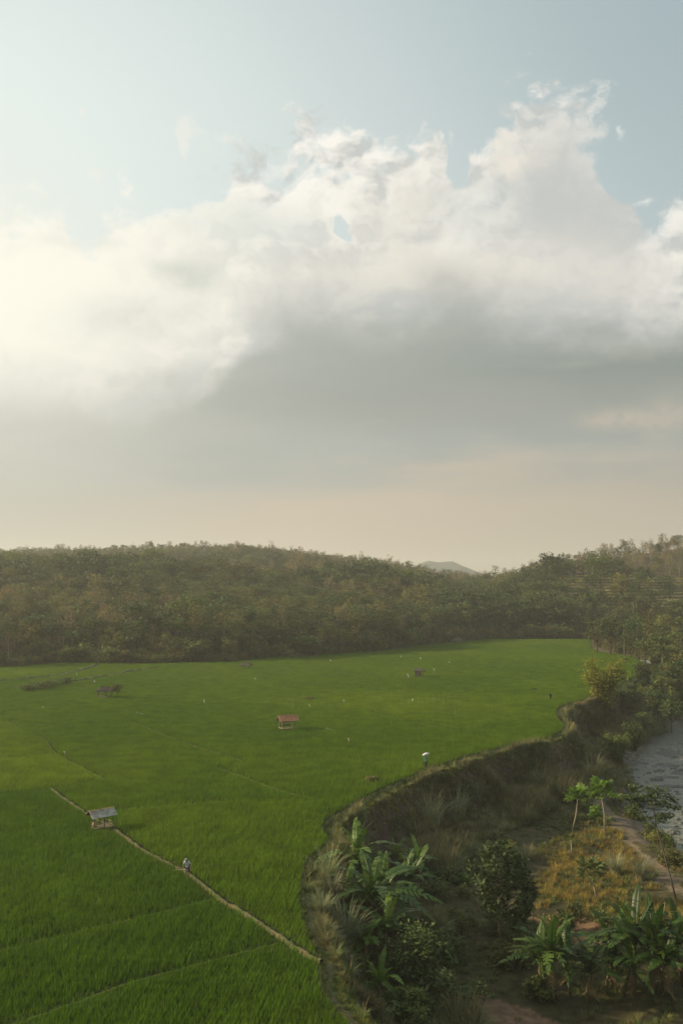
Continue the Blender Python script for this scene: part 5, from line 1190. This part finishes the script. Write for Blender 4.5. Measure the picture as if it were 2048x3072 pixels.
# ------------------------------------------------------------------ people
def skin_body(name, J, edges, parent, mt, sub=1):
    keys = list(J); me = bpy.data.meshes.new(name); me.from_pydata([J[k][0] for k in keys], [(keys.index(a), keys.index(b)) for a, b in edges] and [(keys.index(a), keys.index(b)) for a, b in edges], [])
    me.materials.append(M[mt]); o = link(bpy.data.objects.new(name, me), parent); md = o.modifiers.new('skin', 'SKIN'); md.use_smooth_shade = True
    for i, k in enumerate(keys):
        r = J[k][1]; r = r if isinstance(r, tuple) else (r, r); me.skin_vertices[0].data[i].radius = r; me.skin_vertices[0].data[i].use_root = (i == 0)
    s_ = o.modifiers.new('sub', 'SUBSURF'); s_.levels = sub; s_.render_levels = sub; return o
def person(loc, rz, pose, label, cloth, lean=0.0):
    e = empty('person', loc, rz, label, 'person'); V = lambda x, y, z: (x, y, z); J = {}; Ed = []
    ly = lambda z: -lean*max(0, z-.88)      # forward is -y
    J['pelvis'] = (V(0, 0, .90), (.135, .10)); J['waist'] = (V(0, ly(1.08), 1.07), (.12, .09)); J['chest'] = (V(0, ly(1.3), 1.28), (.15, .105)); J['neck'] = (V(0, ly(1.46)-.02*lean*5, 1.42), .052)
    hy = ly(1.62)-.12*lean*2; hz = 1.535-.05*lean
    J['jaw'] = (V(0, hy-.012, hz-.045), (.062, .070)); J['skull'] = (V(0, hy+.005, hz+.045), (.078, .092)); J['nose'] = (V(0, hy-.10, hz), .014)
    Ed += [('pelvis', 'waist'), ('waist', 'chest'), ('chest', 'neck'), ('neck', 'jaw'), ('jaw', 'skull'), ('jaw', 'nose')]
    for s_, n_ in ((-1, 'l'), (1, 'r')):
        sh = (s_*.185, ly(1.38), 1.375); el, wr = pose['arm'+n_]; hip = (s_*.09, 0, .84); kn, an = pose['leg'+n_]
        J['sh'+n_] = (sh, .052); J['el'+n_] = (el, .038); J['wr'+n_] = (wr, .025); Ed += [('chest', 'sh'+n_), ('sh'+n_, 'el'+n_), ('el'+n_, 'wr'+n_)]
        w_ = np.array(wr); d_ = w_-np.array(el); d_ /= np.linalg.norm(d_); side = np.cross(d_, (0, 1, 0)); side /= np.linalg.norm(side)+1e-6; pm = w_+d_*.085; J['pa'+n_] = (tuple(pm), (.036, .020)); Ed.append(('wr'+n_, 'pa'+n_))
        for k in range(4):
            f0 = pm+d_*.02+side*(k-1.5)*.021; cv = np.array([0, -.02, 0]); L_ = (.065, .075, .07, .055)[k]
            J['f%d%s' % (k, n_)] = (tuple(f0+d_*L_*.6), .009); J['g%d%s' % (k, n_)] = (tuple(f0+d_*L_+cv), .007); Ed += [('pa'+n_, 'f%d%s' % (k, n_)), ('f%d%s' % (k, n_), 'g%d%s' % (k, n_))]
        J['th'+n_] = (tuple(w_+d_*.05+side*.05), .010); Ed.append(('wr'+n_, 'th'+n_))
        J['hip'+n_] = (hip, .088); J['kn'+n_] = (kn, .058); J['an'+n_] = (an, .036); toe = (an[0]+s_*.02, an[1]-.17, an[2]-.055); J['to'+n_] = (toe, (.042, .022)); Ed += [('pelvis', 'hip'+n_), ('hip'+n_, 'kn'+n_), ('kn'+n_, 'an'+n_), ('an'+n_, 'to'+n_)]
    skin_body('body', J, Ed, e, 'skin'); g_ = lambda k, r: (J[k][0], r)
    # shirt
    C = {'waist': g_('waist', (.155, .125)), 'hem': (V(0, .0, .86), (.17, .135)), 'chest': g_('chest', (.175, .13)), 'collar': (V(0, ly(1.42), 1.40), .085)}; E2 = [('waist', 'hem'), ('waist', 'chest'), ('chest', 'collar')]
    for n_ in 'lr':
        C['sh'+n_] = g_('sh'+n_, .072); s0 = np.array(J['sh'+n_][0]); e0 = np.array(J['el'+n_][0]); cu = s0+(e0-s0)*pose.get('sleeve', .8); C['cu'+n_] = (tuple(cu), .058); E2 += [('chest', 'sh'+n_), ('sh'+n_, 'cu'+n_)]
        if pose.get('long'): w0 = np.array(J['wr'+n_][0]); C['lc'+n_] = (tuple(e0+(w0-e0)*.9), .042); C['cu'+n_] = (tuple(e0), .055); E2.append(('cu'+n_, 'lc'+n_))
    skin_body('shirt', C, E2, e, cloth[0])
    T = {'pelvis': g_('pelvis', (.16, .125))}; E3 = []
    for n_ in 'lr':
        T['hip'+n_] = g_('hip'+n_, .108); k0 = np.array(J['kn'+n_][0]); h0_ = np.array(J['hip'+n_][0]); a0 = np.array(J['an'+n_][0]); E3 += [('pelvis', 'hip'+n_)]
        if pose.get('trousers'): T['kn'+n_] = g_('kn'+n_, .078); T['an'+n_] = (tuple(k0+(a0-k0)*.85), .06); E3 += [('hip'+n_, 'kn'+n_), ('kn'+n_, 'an'+n_)]
        else: T['kn'+n_] = (tuple(h0_+(k0-h0_)*.85), .085); E3.append(('hip'+n_, 'kn'+n_))
    skin_body('trousers', T, E3, e, cloth[1])
    # head cloth or hair
    mb = MB(); R_ = []; hc = np.array([0, hy+.012, hz+.03])
    for i in range(7):
        ph = i/6*math.pi*(.62 if not pose.get('veil') else .60); rr = (.098 if not pose.get('veil') else .115)*math.sin(ph)+.002; zz = (.118 if not pose.get('veil') else .13)*math.cos(ph)
        R_ += [tuple(hc+[rr*math.cos(a)*.88, rr*math.sin(a)*1.05+.012*i/3, zz]) for a in np.linspace(0, 6.283, 12, endpoint=False)]
    mb.add(R_, [(i*12+k, i*12+(k+1) % 12, (i+1)*12+(k+1) % 12, (i+1)*12+k) for i in range(6) for k in range(12)])
    if pose.get('veil'): mb.add([tuple(hc+v) for v in ((-.09, .05, -.03), (.09, .05, -.03), (.13, .10, -.22), (-.13, .10, -.22), (0, .13, -.02), (0, .16, -.2))], [(0, 4, 5, 3), (4, 1, 2, 5)])
    mb.obj('head_cloth' if pose.get('veil') else 'hair', M[cloth[2]], e, smooth=True)
    for s_ in (-1, 1):
        mb = MB(); mb.box((s_*.028, hy-.088, hz+.018), (.022, .012, .010)); mb.obj('eye', M['cloth_dark'], e)
        if not pose.get('veil'): mb = MB(); mb.box((s_*.082, hy, hz), (.014, .03, .055)); mb.obj('ear', M['skin'], e)
    mb = MB(); mb.box((0, hy-.086, hz-.048), (.045, .010, .009)); mb.obj('mouth', M['cloth_dark'], e)
    return e
zp = .22
p = at(562, 2636, zp)
person((p[0], p[1], zp), math.radians(-10), {'arml': ((-.26, -.18, 1.10), (-.27, -.30, .88)), 'armr': ((.30, -.16, 1.12), (.36, -.26, .90)), 'legl': ((-.11, .06, .50), (-.12, .22, .12)), 'legr': ((.09, -.10, .46), (.10, -.06, .07)), 'veil': 1, 'sleeve': .9},
       'person in a loose grey shirt and grey head cloth walking on the near path', ('shirt_grey', 'cloth_dark', 'cloth_grey'), lean=.35)
e = empty('sickle', (p[0]-.31, p[1]-.34, zp+.80), .1, 'sickle with a long pale handle held low by the person on the near path', 'sickle')
mb = MB(); mb.tube([(.05, 0, 0), (-.25, 0, .02), (-.75, 0, -.06)], [.018, .018, .015], 5); mb.obj('handle', M['wood_pale'], e)
mb = MB(); a_ = [(.05+.36*t, 0, .05*math.sin(t*2.6)-.16*t*t) for t in np.linspace(0, 1, 7)]; mb.tube(a_, [.02, .028, .03, .03, .026, .018, .006], 4); mb.obj('blade', M['blade'], e)
p = at(1277, 2314, -.3); z_ = hgt(p[0], p[1])+.02
person((p[0], p[1], z_), math.radians(35), {'arml': ((-.36, -.08, 1.45), (-.22, -.05, 1.70)), 'armr': ((.32, -.05, 1.52), (.18, -.04, 1.74)), 'legl': ((-.10, -.05, .48), (-.12, .08, .08)), 'legr': ((.10, .02, .48), (.12, -.08, .08)), 'long': 1, 'trousers': 1},
       'person in a teal shirt carrying a white sack on the head along the rim', ('cloth_teal', 'cloth_dark', 'cloth_dark'))
sack('sack', (p[0], p[1], z_+1.83), (.90, .45, .34), (0, -.22, .25), 'full white sack carried on the head of the person in teal', 'sackcloth')
p = at(1650, 2103, 0)
person((p[0], p[1], .0), math.radians(20), {'arml': ((-.24, 0, 1.12), (-.23, -.08, .88)), 'armr': ((.24, 0, 1.12), (.23, -.08, .88)), 'legl': ((-.1, 0, .48), (-.1, 0, .07)), 'legr': ((.1, 0, .48), (.1, 0, .07)), 'long': 1, 'trousers': 1},
       'person in dark clothes standing in the rice at the far right', ('cloth_dark', 'cloth_dark', 'cloth_dark'))
